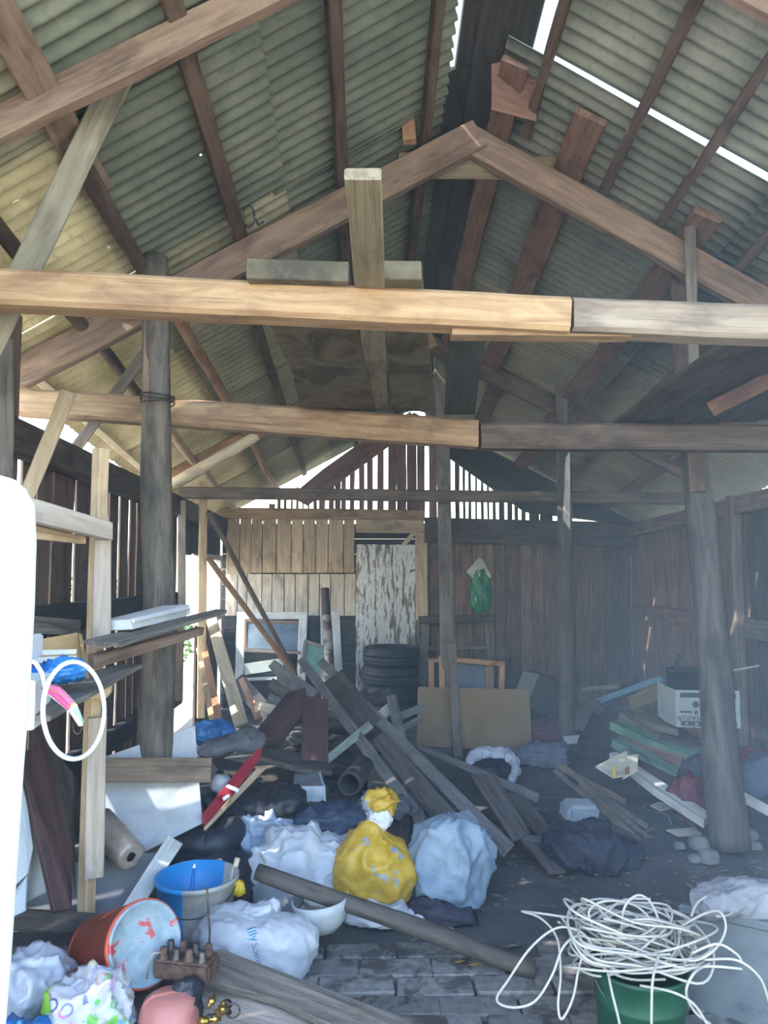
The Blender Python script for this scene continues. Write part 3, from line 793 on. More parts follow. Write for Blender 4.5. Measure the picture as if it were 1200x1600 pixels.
spx('shelf_bearer', [(148, 1024, 3.1), (320, 980, 3.75), (318, 992, 3.75), (148, 1046, 3.1)], .04, W_RAFT, parent=rk)
a, b_ = P(206, 1040, 3.25), P(0, 1118, 2.45)
bar('shelf_board', a, b_, .10, .016, (0, -.1, 1), W_GREY, rk, w1=.34)
spx('shelf_bearer', [(105, 1085, 2.95), (36, 1112, 2.6), (36, 1134, 2.6), (112, 1106, 2.95)], .03, W_PALE, parent=rk)
spx('shelf_bearer', [(120, 1062, 3.15), (174, 1055, 3.15), (172, 1082, 3.15), (164, 1092, 3.15), (122, 1092, 3.15)], .03, W_PINE, parent=rk)
# things on the rack
ft = empty('foam_tray', P(250, 980, 3.45), 'white ribbed foam tray lying on the upper shelf plank', 'tray')
spx('tray_base', [(204, 968, 3.2), (296, 944, 3.75), (299, 957, 3.75), (288, 965, 3.7), (206, 984, 3.2)], .14, plain((214, 218, 222), (232, 234, 236), .7, 14), parent=ft)
bar('tray_rib', P(208, 970, 3.19), P(294, 950, 3.7), .02, .01, (0, -1, .2), M_WHITE, ft)
cb = empty('cardboard_box', P(95, 1065, 2.95), 'open brown cardboard box holding white slats on the lower shelf', 'box')
M_CARD = plain((176, 146, 104), (196, 166, 122), .85, 10)
spx('box_back', [(56, 1000, 3.1), (122, 988, 3.25), (132, 1060, 3.25), (58, 1066, 3.1)], .008, M_CARD, parent=cb)
spx('box_side', [(122, 988, 3.25), (128, 990, 3.25), (140, 1062, 2.95), (132, 1066, 2.95)], .008, M_CARD, parent=cb)
for k in range(4):
    pk('slat', (52, 1020 + k * 12, 2.85), (120, 1018 + k * 12, 3.0), 9, .012, M_WHITE, parent=cb)
for k in range(3):
    pk('stacked_board', (48, 966 + k * 10, 3.2 - k * .05), (126, 974 + k * 7, 3.55 - k * .05), 9, .1, W_GREY, ['thin grey board, topmost of the stack behind the brown cardboard box', 'thin grey board in the middle of the stack behind the brown cardboard box', 'thin grey board at the bottom of the stack behind the brown cardboard box'][k], 'board', group=None)
M_BLUEBAG = plain((30, 110, 190), (70, 150, 220), .3, 12, bmp=.2, spec=.6)
blob('plastic_bag', P(86, 1052, 2.7), (.085, .06, .035), M_BLUEBAG, 'bright blue plastic bag lying on the lower shelf', 'bag', fold=.16, freq=14, seed=3, sub=4)
box('white_carton', P(28, 1095, 2.5), (.15, .2, .15), M_WHITE, label='white carton beside the white stand-in post on the lower shelf', cat='carton', rot=(0, 0, .15), bev=.004)
box('white_packet', P(28, 1010, 2.65), (.13, .1, .08), M_WHITE, label='white packet above the white carton on the lower shelf', cat='packet', bev=.006)
pts = []
for k in range(41):
    a_ = 2 * math.pi * k / 40
    pts.append(P(115 + 48 * math.cos(a_), 1110 - 76 * math.sin(a_), 2.42 + .12 * math.cos(a_)))
tube('hose_ring', pts, .0075, plain((238, 236, 228), (246, 244, 238), .4, 4, bmp=0), None, 8, 'white plastic hose bent into a hanging ring below the lower shelf', 'hose')
tube('hose_piece', [P(40, 1030, 2.4), P(56, 1036, 2.38), P(66, 1052, 2.38), P(70, 1075, 2.4)], .007, M_WHITE, None, 8, 'short white hose end curving over the blue bag', 'hose')
rb = empty('ribbon_bundle', P(105, 1110, 2.4), 'bundle of pink, yellow and white ribbons with a wire ring hanging in the hose', 'ribbons')
for k, (c_, o_) in enumerate([((226, 120, 160), 0), ((236, 214, 90), 3), ((240, 240, 244), 6), ((220, 90, 140), -4), ((176, 210, 196), 8), ((238, 238, 240), 1)]):
    tube('ribbon', [P(68 + o_ * .6, 1068 + k * 2, 2.42), P(92 + o_, 1078 + k * 3, 2.40), P(112 + o_ * .8, 1100 + k * 2, 2.39), P(124 + o_ * .7, 1124 + (k % 3) * 5, 2.4)], [.006, .011, .010, .005], plain(c_, c_, .4, 5, bmp=0), rb, 6)
tube('wire_ring', [P(121 + 7 * math.cos(a_), 1135 - 12 * math.sin(a_), 2.4) for a_ in [k * math.pi / 8 for k in range(17)]], .0018, M_STEEL, rb, 5)

# ================================================================== LEFT LOWER PANELS
spx('maroon_sheet', [(32, 1185, 3.05), (66, 1152, 3.2), (114, 1330, 3.1), (113, 1420, 2.95), (86, 1425, 2.9)], .02, W_MAROON, 'dark maroon panel leaning behind the yellow rack upright', 'panel')
spx('dark_sheet', [(66, 1150, 3.3), (116, 1210, 3.3), (118, 1400, 3.25), (108, 1330, 3.25)], .02, W_DARK, 'dark brown strip of board leaning beside the maroon panel', 'panel')
M_PANW = plain((176, 186, 196), (196, 204, 210), .5, 5, bmp=.05)
spx('white_sheet', [(12, 1240, 3.0), (36, 1205, 3.05), (52, 1325, 3.0), (44, 1366, 3.0), (6, 1400, 2.95)], .012, M_PANW, 'pale blue-white board leaning in front of the maroon panel, left one', 'panel')
spx('white_sheet', [(44, 1290, 3.12), (62, 1270, 3.15), (80, 1390, 3.05), (40, 1410, 3.05)], .012, plain((160, 168, 172), (184, 190, 190), .5, 5, bmp=.05), 'off-white board leaning against the maroon panel, right one', 'panel')
spx('white_sheet', [(8, 1410, 2.98), (42, 1368, 3.0), (40, 1424, 2.98), (4, 1440, 2.95)], .012, M_PANW, 'small white offcut at the foot of the pale leaning boards', 'panel')
spx('grey_board', [(20, 1360, 3.3), (250, 1330, 3.5), (230, 1425, 3.35), (20, 1440, 3.2)], .015, plain((96, 100, 106), (120, 124, 128), .6, 4), 'smooth grey board behind the yellow rack upright', 'board')
pk('low_rail', (20, 1436, 3.12), (225, 1450, 3.2), 30, .05, W_DARK, 'dark timber rail on the floor at the foot of the rack', 'plank')
M_MARB = plain((168, 174, 182), (196, 200, 206), .45, 7, bmp=.05, det=7)
spx('marbled_sheet', [(155, 1185, 3.75), (305, 1133, 3.95), (308, 1184, 3.92), (317, 1286, 3.75), (227, 1331, 3.62), (155, 1262, 3.65)], .016, M_MARB, 'white marble-look laminate panel leaning under a brown plank', 'panel')
pk('brown_plank', (150, 1203, 3.6), (330, 1203, 3.72), 36, .025, W_BROWN, 'brown plank nailed across the white marbled panel', 'plank', wpx1=36)
rl = empty('plastic_roll', P(190, 1310, 3.45), 'rolled sheet of brownish clear plastic below the white marbled panel', 'roll')
lathe('roll', [(0, 0), (.05, 0), (.062, .01), (.064, .14), (.06, .28), (.045, .29), (.02, .285)], plain((128, 116, 104), (162, 152, 142), .25, 9, spec=.8), frame(P(155, 1285, 3.5), P(208, 1343, 3.3) - P(155, 1285, 3.5), Vector((0, -1, 0))) @ Matrix.Rotation(math.pi / 2, 4, 'Y'), rl, wob=.25)
pk('moulding', (274, 1312, 3.55), (192, 1440, 3.15), 26, .018, W_WHITEP, 'white grooved moulding strip propped against the marbled panel', 'moulding')
# red ski with a white band
sk = empty('ski', P(360, 1235, 3.9), 'red wooden ski with a pointed tip and white bands on the left heap', 'ski')
spx('ski_blade', [(316, 1272, 3.72), (343, 1238, 3.85), (383, 1190, 4.05), (404, 1169, 4.15), (409, 1168, 4.15), (408, 1182, 4.12), (397, 1200, 4.05), (362, 1243, 3.86), (320, 1290, 3.72)], .014, plain((132, 36, 50), (158, 50, 62), .4, 8, bmp=.05), parent=sk)
spx('ski_band', [(352, 1229, 3.86), (356, 1225, 3.87), (374, 1232, 3.86), (372, 1238, 3.85)], .016, M_WHITE, parent=sk)
spx('ski_binding', [(348, 1246, 3.80), (358, 1240, 3.82), (360, 1245, 3.82), (350, 1252, 3.80)], .012, M_WHITE, parent=sk)
spx('ski_edge', [(319, 1292, 3.74), (398, 1203, 4.07), (420, 1196, 4.12), (322, 1297, 3.74)], .02, W_BACKP, parent=sk)

# ================================================================== BUCKETS, BAGS (near left)
def bucket_prof(h, rt, rbm, th=.004):
    return [(0, 0), (rbm, 0), (rbm + (rt - rbm) * .5, h * .5), (rt - .002, h - .02), (rt + .006, h - .018), (rt + .007, h), (rt - th, h), (rbm + (rt - rbm) * .5 - th, h * .5), (rbm - th, .01), (0, .01)]
m, nt, b = new_mat('white_plastic_blue_paint')
v, _ = obj_coords(nt, (1, 1, 1), False)
sx = nd(nt, 'ShaderNodeSeparateXYZ'); nt.links.new(v, sx.inputs[0])
nz = noise_t(nt, v, 10, 5)
ad = nd(nt, 'ShaderNodeMath', operation='MULTIPLY_ADD'); ad.inputs[1].default_value = .05; nt.links.new(nz, ad.inputs[0]); nt.links.new(sx.outputs[0], ad.inputs[2])
f_ = ramp(nt, ad.outputs[0], [(0.055, (1, 1, 1, 1)), (0.062, (0, 0, 0, 1))])
gz = ramp(nt, noise_t(nt, v, 16, 6), [(.35, (150, 150, 148)), (.65, (186, 186, 182))])
nt.links.new(mixc(nt, gz, (40, 140, 210), f_), b.inputs['Base Color']); b.inputs['Roughness'].default_value = .4
M_BUCK = m
c0 = F(306, 1484, 0)
bk = empty('paint_bucket', c0, 'white plastic bucket with blue paint inside, holding a brush', 'bucket')
lathe('bucket_body', bucket_prof(.30, .165, .125), M_BUCK, Matrix.Translation(c0) @ Matrix.Rotation(-.36, 4, 'Z'), bk, 40)
tube('bucket_handle', [c0 + Vector((.168 * math.cos(a_), -.168 * math.sin(a_) * .9, .285 - .10 * math.sin(a_))) for a_ in [math.pi * k / 14 for k in range(15)]], .003, M_STEEL, bk, 5)
br = empty('paint_brush', c0 + Vector((-.03, .02, .3)), 'brush with a blue handle standing in the white paint bucket', 'brush')
tube('handle', [c0 + Vector((-.03, -.06, .06)), c0 + Vector((-.02, -.03, .20)), c0 + Vector((-.012, -.01, .33))], [.006, .010, .007], plain((40, 110, 190), None, .35, 5, bmp=0), br, 8)
tube('tip', [c0 + Vector((-.012, -.01, .33)), c0 + Vector((-.01, -.005, .345))], [.008, .004], M_WHITE, br, 8)
stick = tube('stick', [c0 + Vector((.08, .06, .04)), c0 + Vector((.15, .10, .33))], [.01, .012], W_CREAM, None, 7, 'stick with a pale end leaning on the rim of the white paint bucket', 'stick')
# orange bucket on its side
c1 = P(150, 1478, 2.95); ax = (P(222, 1474, 2.72) - c1)
mwb = frame(c1, ax, Vector((0, 0, 1))) @ Matrix.Rotation(math.pi / 2, 4, 'Y')
ob = empty('tipped_bucket', P(190, 1530, 2.8), 'orange bucket lying on its side with a grey patchy lid', 'bucket')
Lb = ax.length
M_ORANGE = plain((196, 84, 62), (218, 104, 78), .45, 6, bmp=.05)
lathe('bucket_body', [(0, 0), (.10, 0), (.132, Lb), (.136, Lb), (.137, Lb + .02), (.128, Lb + .02), (.12, Lb - .02)], M_ORANGE, mwb, ob, 36)
lathe('lid', [(0, Lb + .012), (.06, Lb + .016), (.118, Lb + .012), (.124, Lb + .03), (.131, Lb + .028), (.130, Lb)], patchy((128, 150, 164), (160, 178, 188), (196, 80, 84), .56, .60, 9, .45, 18), mwb, ob, 36)
# pink pot
c2 = F(262, 1662, 0)
tpp = empty('pink_pot', c2, 'pink clay pot upside down at the bottom edge of the photo', 'pot')
lathe('pot_body', [(0, .215), (.05, .213), (.078, .195), (.092, .16), (.098, .10), (.10, .0), (.094, 0)], plain((190, 122, 116), (206, 140, 132), .4, 6, bmp=.04), Matrix.Translation(c2), tpp, 32)
lathe('pot_rim', [(.099, .03), (.106, .03), (.107, .06), (.099, .06)], plain((70, 50, 52), None, .5, 6), Matrix.Translation(c2), tpp, 32)
M_STONE = plain((126, 130, 112), (152, 154, 134), .7, 14)
blob('stone', F(222, 1578, .06), (.075, .06, .055), M_STONE, 'greenish grey stone in front of the orange bucket', 'stone', fold=.02, freq=6, seed=6, sub=4, floor=0.0, sq=2.2)
blob('stone', F(262, 1552, .07), (.04, .04, .04), plain((110, 100, 104), (132, 120, 122), .7, 14), 'small purple-grey stone right of the greenish stone', 'stone', fold=.02, freq=6, seed=8, sub=3, floor=0.0, sq=2.2)
# flower-print bag
m, nt, b = new_mat('flower_print_plastic')
v, _ = obj_coords(nt, (1, 1, 1), False)
vo = nd(nt, 'ShaderNodeTexVoronoi'); vo.inputs['Scale'].default_value = 22; nt.links.new(v, vo.inputs['Vector'])
ringf = ramp(nt, vo.outputs['Distance'], [(0.26, (0, 0, 0, 1)), (0.30, (1, 1, 1, 1)), (0.40, (1, 1, 1, 1)), (0.44, (0, 0, 0, 1))])
hs = nd(nt, 'ShaderNodeHueSaturation'); hs.inputs['Saturation'].default_value = .75; hs.inputs['Value'].default_value = .75
nt.links.new(vo.outputs['Color'], hs.inputs['Color'])
c = mixc(nt, (196, 196, 206), hs.outputs[0], ringf)
gp = ramp(nt, noise_t(nt, v, 7, 3), [(.60, (0, 0, 0, 1)), (.63, (1, 1, 1, 1))])
c = mixc(nt, c, (110, 180, 80), gp)
gp2 = ramp(nt, noise_t(nt, v, 12, 3), [(.64, (0, 0, 0, 1)), (.67, (1, 1, 1, 1))])
c = mixc(nt, c, (120, 170, 200), gp2)
nt.links.new(c, b.inputs['Base Color']); b.inputs['Roughness'].default_value = .3
M_FLOWER = m
M_PLW = plain((176, 182, 198), (204, 208, 218), .35, 8, bmp=.05, spec=.5)
blob('white_bag', F(58, 1560, .14), (.125, .11, .15), M_PLW, 'white plastic bag stuffed full at the lower left', 'bag', fold=.10, freq=6, seed=1, floor=0.0, lump=.18, sq=2.3)
blob('flower_bag', F(140, 1600, .14), (.135, .11, .155), M_FLOWER, 'flower-print plastic bag bulging in front of the orange bucket', 'bag', fold=.09, freq=7, seed=2, floor=0.0, lump=.15, sq=2.3)
blob('lime_bag', F(92, 1590, .16), (.05, .06, .09), plain((120, 186, 60), (150, 206, 80), .35, 8, bmp=.05), 'lime green plastic bag squeezed between the white and flower-print bags', 'bag', fold=.10, freq=10, seed=4, floor=0.0, sub=4)
blob('blue_bag', F(48, 1655, .10), (.12, .10, .10), plain((28, 92, 160), (48, 120, 190), .35, 8), 'blue plastic bag at the bottom left corner', 'bag', fold=.09, freq=8, seed=5, floor=0.0)
blob('navy_rag', F(190, 1640, .05), (.10, .08, .06), plain((52, 60, 90), (74, 84, 120), .6, 10), 'navy rag at the bottom edge beside the pink pot', 'rag', fold=.10, freq=9, seed=7, floor=0.0, sub=4)
# boards in the foreground
def board_pts(pp, t, mat, label):
    return slab('grey_board', [F(px, py, z) for (px, py, z) in pp], t, mat, label, 'plank')
board_pts([(232, 1507, .20), (345, 1482, .20), (640, 1592, .10), (700, 1640, .08), (600, 1640, .08), (430, 1560, .13)], .028, W_GREY, 'grey-brown plank carrying the rusty engine part, slanting to the bottom edge')
board_pts([(285, 1530, .12), (350, 1528, .12), (560, 1600, .05), (560, 1680, .05), (300, 1660, .09)], .025, W_PALE, 'paler board under the grey-brown plank at the bottom edge')
blob('black_bag', F(290, 1588, .12), (.045, .05, .12), plain((34, 36, 44), (52, 56, 68), .35, 10), 'black plastic bag hanging over the pale board', 'bag', fold=.10, freq=10, seed=9, sub=4, floor=0.0)
blob('black_bag', F(400, 1635, .10), (.10, .05, .03), plain((40, 48, 54), (60, 72, 76), .35, 10), 'flat dark bag under the pale board at the bottom edge', 'bag', fold=.10, freq=10, seed=19, sub=4, floor=0.0)
# engine part
ec = F(292, 1508, .235)
eg = empty('engine_part', ec, 'rusty engine part with two rows of studs on the grey-brown plank', 'engine part')
rz = -.22
box('block', ec + Vector((0, 0, .0)), (.20, .10, .06), M_RUST, eg, (0, 0, rz), .008)
for i in range(4):
    for j in range(2):
        q = ec + Matrix.Rotation(rz, 3, 'Z') @ Vector((-.072 + i * .046, -.026 + j * .05, .03))
        lathe('stud', [(0, .034), (.010, .034), (.013, .028), (.013, .012), (.017, .010), (.017, 0)], M_STEEL if (i + j) % 2 else M_RUST, Matrix.Translation(q), eg, 10)
tube('hook', [ec + Vector(p) for p in ((-.08, -.02, .05), (-.105, -.03, .055), (-.118, -.04, .03), (-.12, -.045, -.02))], .004, plain((170, 164, 150), None, .4, 5, metal=.5), eg, 6)
box('flange', ec + Vector((-.09, .03, .01)), (.06, .05, .03), plain((96, 116, 132), (116, 134, 148), .5, 12), eg, (0, 0, .3), .005)
pr = F(326, 1490, .24)
tube('iron_rod', [pr, pr + Vector((.003, .0, .07)), pr + Vector((-.008, .01, .16)), pr + Vector((-.012, .01, .215)), pr + Vector((-.018, .01, .216))], .0035, M_STEEL, None, 6, 'thin iron rod standing upright behind the engine part', 'rod')
# brass fittings
bc = F(336, 1590, .15)
bf = empty('brass_fittings', bc, 'cluster of brass taps and a wire ring on the pale board', 'fittings')
rr = random.Random(2)
for k in range(9):
    q = bc + Vector((rr.uniform(-.03, .03), rr.uniform(-.05, .05), rr.uniform(0, .035)))
    mwq = Matrix.Translation(q) @ Matrix.Rotation(rr.uniform(0, 3), 4, 'X') @ Matrix.Rotation(rr.uniform(0, 3), 4, 'Y')
    lathe('fitting', [(0, .02), (.008, .02), (.009, .008), (.013, .006), (.013, -.006), (.007, -.008), (.007, -.02), (0, -.02)], M_BRASS if k % 3 else M_STEEL, mwq, bf, 8)
tube('ring', [bc + Vector((.055 + .022 * math.cos(a_), .0, .02 + .022 * math.sin(a_))) for a_ in [k * math.pi / 8 for k in range(17)]], .003, M_STEEL, bf, 6)

# ================================================================== SACKS in the middle
def sack_shape(p):
    k = 1 - .25 * max(0, p.x / .25)
    return Vector((p.x, p.y, p.z * k))
ws = empty('printed_sack', F(400, 1490, 0), 'white woven sack with blue lettering lying behind the grey-brown plank', 'sack')
so = blob('sack_body', F(398, 1480, .11), (.235, .13, .125), M_SACKW, parent=ws, rot=(0, .08, -.12), fold=.035, freq=7, seed=12, floor=0.0, lump=.12, sq=3.0)
blob('sack_fold', F(388, 1432, .20), (.13, .05, .045), M_SACKW, parent=ws, rot=(0, -.25, .15), fold=.12, freq=9, seed=13, stretch=(2.5, 1, 1), sub=4)
bpy.context.view_layer.update()
dg = bpy.context.evaluated_depsgraph_get()
bvh = BVHTree.FromObject(so, dg); smw = so.matrix_world
def print_on(body, size, px0, py0, px1, py1, mat, parent, name='printed_lettering'):
    vs, fs = text_mesh(body, 1.0)
    L = max(v.x for v in vs) - min(v.x for v in vs); cx = (px0 + px1) / 2; cy = (py0 + py1) / 2
    dx, dy = px1 - px0, py1 - py0; k = math.hypot(dx, dy) / L; ux, uy = dx / math.hypot(dx, dy), dy / math.hypot(dx, dy)
    inv = smw.inverted(); out = []; ok = True
    for v in vs:
        px = cx + ux * v.x * k + (uy) * v.y * k * size; py = cy + uy * v.x * k - ux * v.y * k * size
        d = ray(px, py).normalized(); o_l = inv @ CAM; d_l = inv.to_3x3() @ d
        hit = bvh.ray_cast(o_l, d_l)
        if hit[0] is None: out.append(None); continue
        out.append(smw @ (hit[0] + hit[1] * .0015))
    fs = [f for f in fs if all(out[i] is not None for i in f)]
    out = [v if v is not None else Vector((0, 0, 0)) for v in out]
    used = sorted({i for f in fs for i in f}); mp_ = {i: n for n, i in enumerate(used)}
    if used: mesh_obj(name, [out[i] for i in used], [tuple(mp_[i] for i in f) for f in fs], mat, parent)
print_on('illy', 1.0, 391, 1450, 399, 1470, plain((40, 150, 180), None, .6, 5, bmp=0), ws)
print_on('Science', 1.0, 397, 1474, 408, 1514, plain((90, 120, 150), None, .6, 5, bmp=0), ws)

blob('white_sack', P(478, 1362, 3.75), (.29, .20, .18), M_SACKW, 'big empty white sack heaped left of the yellow sack', 'sack', rot=(0, .15, .1), fold=.09, freq=5, seed=21, floor=0.0, lump=.2, sq=2.4)
blob('pale_sack', P(415, 1302, 4.0), (.16, .12, .09), plain((150, 166, 190), (176, 190, 208), .6, 6), 'bluish sack crumpled behind the big white sack', 'sack', rot=(0, .3, .3), fold=.12, freq=7, seed=22, floor=0.0)
# yellow sack
M_YEL = patchy((176, 140, 34), (200, 166, 58), (140, 152, 162), .585, .61, 7, .5, 20)
ys = empty('yellow_sack', F(580, 1422, 0), 'yellow plastic sack tied at the neck in the middle of the floor', 'sack')
yc = F(580, 1422, 0)
def ysh(p):
    k = 1.0 if p.z < .02 else max(.42, 1 - ((p.z - .02) / .19) ** 1.6 * .62)
    return Vector((p.x * k, p.y * k, p.z))
blob('sack_body', yc + Vector((0, .02, .185)), (.185, .16, .21), M_YEL, parent=ys, fold=.05, freq=6, seed=31, floor=0.0, lump=.12, sq=2.4, shape=ysh)
blob('sack_neck', yc + Vector((.035, .04, .40)), (.055, .05, .055), plain((196, 200, 206), (216, 218, 222), .5, 9), parent=ys, fold=.12, freq=16, seed=32, sub=4)
blob('sack_top', yc + Vector((.045, .05, .465)), (.075, .06, .065), M_YEL, parent=ys, fold=.14, freq=13, seed=33, sub=4)
M_SACKB = plain((110, 130, 150), (146, 164, 180), .6, 5, bmp=.1)
blob('blue_sack', P(702, 1352, 3.75), (.185, .16, .215), M_SACKB, 'pale blue woven sack slumped right of the yellow sack', 'sack', rot=(0, .25, 0), fold=.09, freq=5.5, seed=41, floor=0.0, lump=.2, stretch=(1, 1, .6))
blob('yellow_bag', P(728, 1318, 4.05), (.15, .10, .06), M_YEL, 'flat yellow plastic bag draped over the back of the pale blue sack', 'bag', rot=(0, .45, 0), fold=.10, freq=8, seed=42, sub=4)
blob('white_rag', F(600, 1432, .02), (.17, .08, .05), M_SACKW, 'white rag spread under the yellow sack', 'rag', fold=.14, freq=7, seed=43, floor=0.0, sub=4)
blob('dark_rag', F(690, 1430, .02), (.16, .07, .05), plain((44, 46, 60), (66, 64, 78), .7, 8), 'dark rag at the foot of the pale blue sack', 'rag', fold=.12, freq=8, seed=44, floor=0.0, sub=4)
# broken grey basin halves
M_BAS = plain((158, 166, 170), (182, 188, 190), .35, 6, bmp=.05)
cq = P(500, 1402, 3.25)
lathe('basin_piece', [(.02, -.13), (.06, -.125), (.095, -.09), (.112, -.04), (.118, .0), (.113, .0), (.106, -.04), (.09, -.085), (.055, -.118), (.02, -.124)], M_BAS, Matrix.Translation(cq) @ Matrix.Rotation(-.12, 4, 'Y'), None, 24, math.radians(175), math.radians(375), 'broken half of a grey basin in front of the round pole', 'basin piece')
cq = P(436, 1392, 3.4)
lathe('basin_piece', [(.03, -.11), (.08, -.10), (.108, -.05), (.115, .0), (.110, .0), (.102, -.048), (.075, -.094), (.03, -.104)], plain((112, 122, 130), (134, 142, 148), .4, 6), Matrix.Translation(cq) @ Matrix.Rotation(.12, 4, 'Y'), None, 24, math.radians(10), math.radians(190), 'darker curved basin fragment left of the broken grey basin', 'basin piece')
log('round_pole', P(402, 1362, 3.32), F(835, 1515, .04), .034, .036, wood((62, 58, 56), (98, 92, 86), (42, 40, 40), grain=9), 'dark round wooden pole lying across the floor before the sacks', 'pole', seed=51, crook=.012)
# inner tubes / black rubber at left
def torus(name, c, R, r_, mat, rot, label, cat='inner tube', seed=0):
    pts = []; n = 44
    for k in range(n + 1):
        a_ = 2 * math.pi * k / n
        w_ = 1 + .10 * noise.noise((math.cos(a_) * 2, math.sin(a_) * 2, seed))
        pts.append(Vector((R * w_ * math.cos(a_), R * w_ * math.sin(a_), .02 * noise.noise((math.cos(a_) * 2, math.sin(a_) * 2, seed + 5)))))
    vs, fs = tube_geo(pts, r_, 12, cap=False)
    o = mesh_obj(name, vs, fs, mat, None, Matrix.Translation(c) @ rot, smooth=True)
    return tag(o, label, cat)
M_TUBE = plain((34, 36, 44), (52, 56, 68), .45, 14)
torus('inner_tube', F(325, 1395, .10) , .20, .085, M_TUBE, Matrix.Rotation(.25, 4, 'X'), 'large black inner tube behind the white paint bucket', seed=2)
torus('inner_tube', P(325, 1290, 3.95), .13, .07, M_TUBE, Matrix.Rotation(.5, 4, 'X'), 'smaller black inner tube beneath the red ski', seed=3)
blob('chip_bag', P(372, 1388, 3.3), (.03, .02, .03), plain((200, 170, 40), None, .4, 6), 'scrap of yellow plastic on the large inner tube', 'scrap', fold=.1, freq=18, sub=3)
spx('wood_chip', [(330, 1345, 3.5), (345, 1340, 3.52), (349, 1344, 3.5), (335, 1350, 3.5)], .01, W_CREAM, 'pale wood chip on the large black inner tube', 'chip')

# ================================================================== DEBRIS HEAP in the centre
def PL(a, b, w, mat, label, t=.022, w1=None, cat='plank', nrm=None, **kw):
    return pk('plank', a, b, w, t, mat, label, cat, wpx1=w1, nrm=nrm, **kw)
W_HEAP = wood((66, 62, 62), (104, 98, 96), (46, 44, 46), amt=.15)
W_HEAPG = wood((96, 96, 98), (136, 132, 130), (70, 70, 72), amt=.1)
spx('maroon_board', [(396, 1146, 4.9), (432, 1165, 4.75), (480, 1108, 4.95), (476, 1074, 5.1), (448, 1082, 5.1)], .025, W_MAROON, 'maroon board lying slantwise on top of the debris heap', 'board')
spx('maroon_board', [(474, 1086, 4.95), (513, 1092, 4.95), (513, 1190, 4.6), (471, 1186, 4.6)], .025, W_MAROON, 'maroon board standing upright on the front of the debris heap', 'board')
PL((424, 1036, 5.6), (484, 1092, 5.3), 14, W_HEAPG, 'grey plank with a pointed end at the top of the debris heap', w1=34)
PL((436, 1052, 5.5), (444, 1082, 5.4), 10, W_HEAPG, 'short grey plank end beside the pointed plank')
PL((422, 1066, 5.5), (470, 1100, 5.2), 16, W_HEAP, 'dark plank end sticking out left below the pointed plank')
PL((418, 1090, 5.4), (470, 1115, 5.2), 16, W_HEAPG, 'blunt grey plank end sticking out left of the slanting maroon board', t=.05)
PL((398, 1102, 5.2), (440, 1112, 5.1), 14, W_CREAM, 'pale broken plank end left of the slanting maroon board', t=.04)
PL((469, 1029, 6.3), (640, 1262, 4.45), 13, W_HEAPG, 'long grey plank sloping down across the heap, left of two', t=.05, w1=22, seg=14)
PL((500, 1032, 6.4), (788, 1322, 4.1), 13, W_HEAPG, 'longest grey plank sloping down to the right across the heap', t=.05, w1=25, seg=18)
PL((520, 1056, 6.1), (580, 1135, 5.4), 34, W_DARK, 'wide dark board between the two long sloping planks', w1=36)
PL((611, 1086, 5.8), (657, 1288, 4.4), 16, W_HEAPG, 'grey lath standing almost upright right of the heap', w1=20)
PL((586, 1128, 5.6), (618, 1098, 5.8), 16, W_WHITEP, 'white-painted plank end right of the long sloping planks')
PL((513, 1186, 4.9), (580, 1131, 5.3), 12, wood((140, 160, 152), (170, 188, 178), (100, 112, 108)), 'pale green painted strip leaning right of the upright maroon board')
PL((560, 1100, 6.2), (610, 1082, 6.4), 18, W_HEAP, 'dark plank end before the tyre stack', t=.05)
PL((574, 1080, 6.6), (545, 1100, 6.4), 14, W_HEAP, 'short dark plank end left of the tyre stack foot', t=.05)
PL((625, 1140, 6.0), (660, 1122, 6.1), 10, W_HEAPG, 'pale stick end before the cardboard panel, upper', t=.03)
PL((628, 1118, 6.1), (662, 1104, 6.2), 12, W_HEAPG, 'grey round-ended stick left of the brown hardboard panel', t=.03)
PL((590, 1150, 5.2), (700, 1282, 4.3), 24, W_HEAP, 'dark board under the longest sloping plank', w1=34)
PL((655, 1166, 5.9), (838, 1246, 4.9), 9, W_HEAPG, 'thin pale plank running from the hardboard panel to the right', w1=14, t=.02)
spx('plank', [(735, 1210, 4.9), (772, 1206, 4.95), (828, 1300, 4.35), (800, 1312, 4.3)], .022, W_HEAP, 'broad grey-brown plank end right of the longest sloping plank, left one', 'plank')
spx('plank', [(783, 1238, 4.8), (818, 1240, 4.85), (860, 1292, 4.5), (848, 1308, 4.4)], .022, W_HEAP, 'broad grey-brown plank end beside the dark cloth bundle', 'plank')
spx('plank', [(805, 1300, 4.4), (842, 1306, 4.4), (908, 1340, 4.15), (872, 1345, 4.12)], .02, W_HEAPG, 'light-ended plank lying on the floor below the dark cloth bundle', 'plank')
spx('plank', [(815, 1310, 4.32), (850, 1318, 4.28), (885, 1360, 4.05), (860, 1362, 4.02)], .02, W_HEAP, 'dark plank lying flat on the floor below the light-ended plank', 'plank')
spx('plank', [(720, 1268, 4.35), (733, 1264, 4.4), (772, 1315, 4.1), (762, 1328, 4.06)], .02, wood((110, 130, 150), (140, 158, 172), (80, 92, 104)), 'bluish plank end behind the yellow bag', 'plank')
spx('plank', [(660, 1255, 4.5), (690, 1250, 4.55), (770, 1330, 4.05), (740, 1335, 4.0)], .02, W_DARK, 'dark plank between the pale blue sack and the longest sloping plank', 'plank')
spx('dark_board', [(575, 1180, 5.0), (640, 1195, 5.0), (640, 1320, 4.15), (575, 1300, 4.15)], .02, W_DARK, 'large dark board leaning behind the yellow sack', 'board')
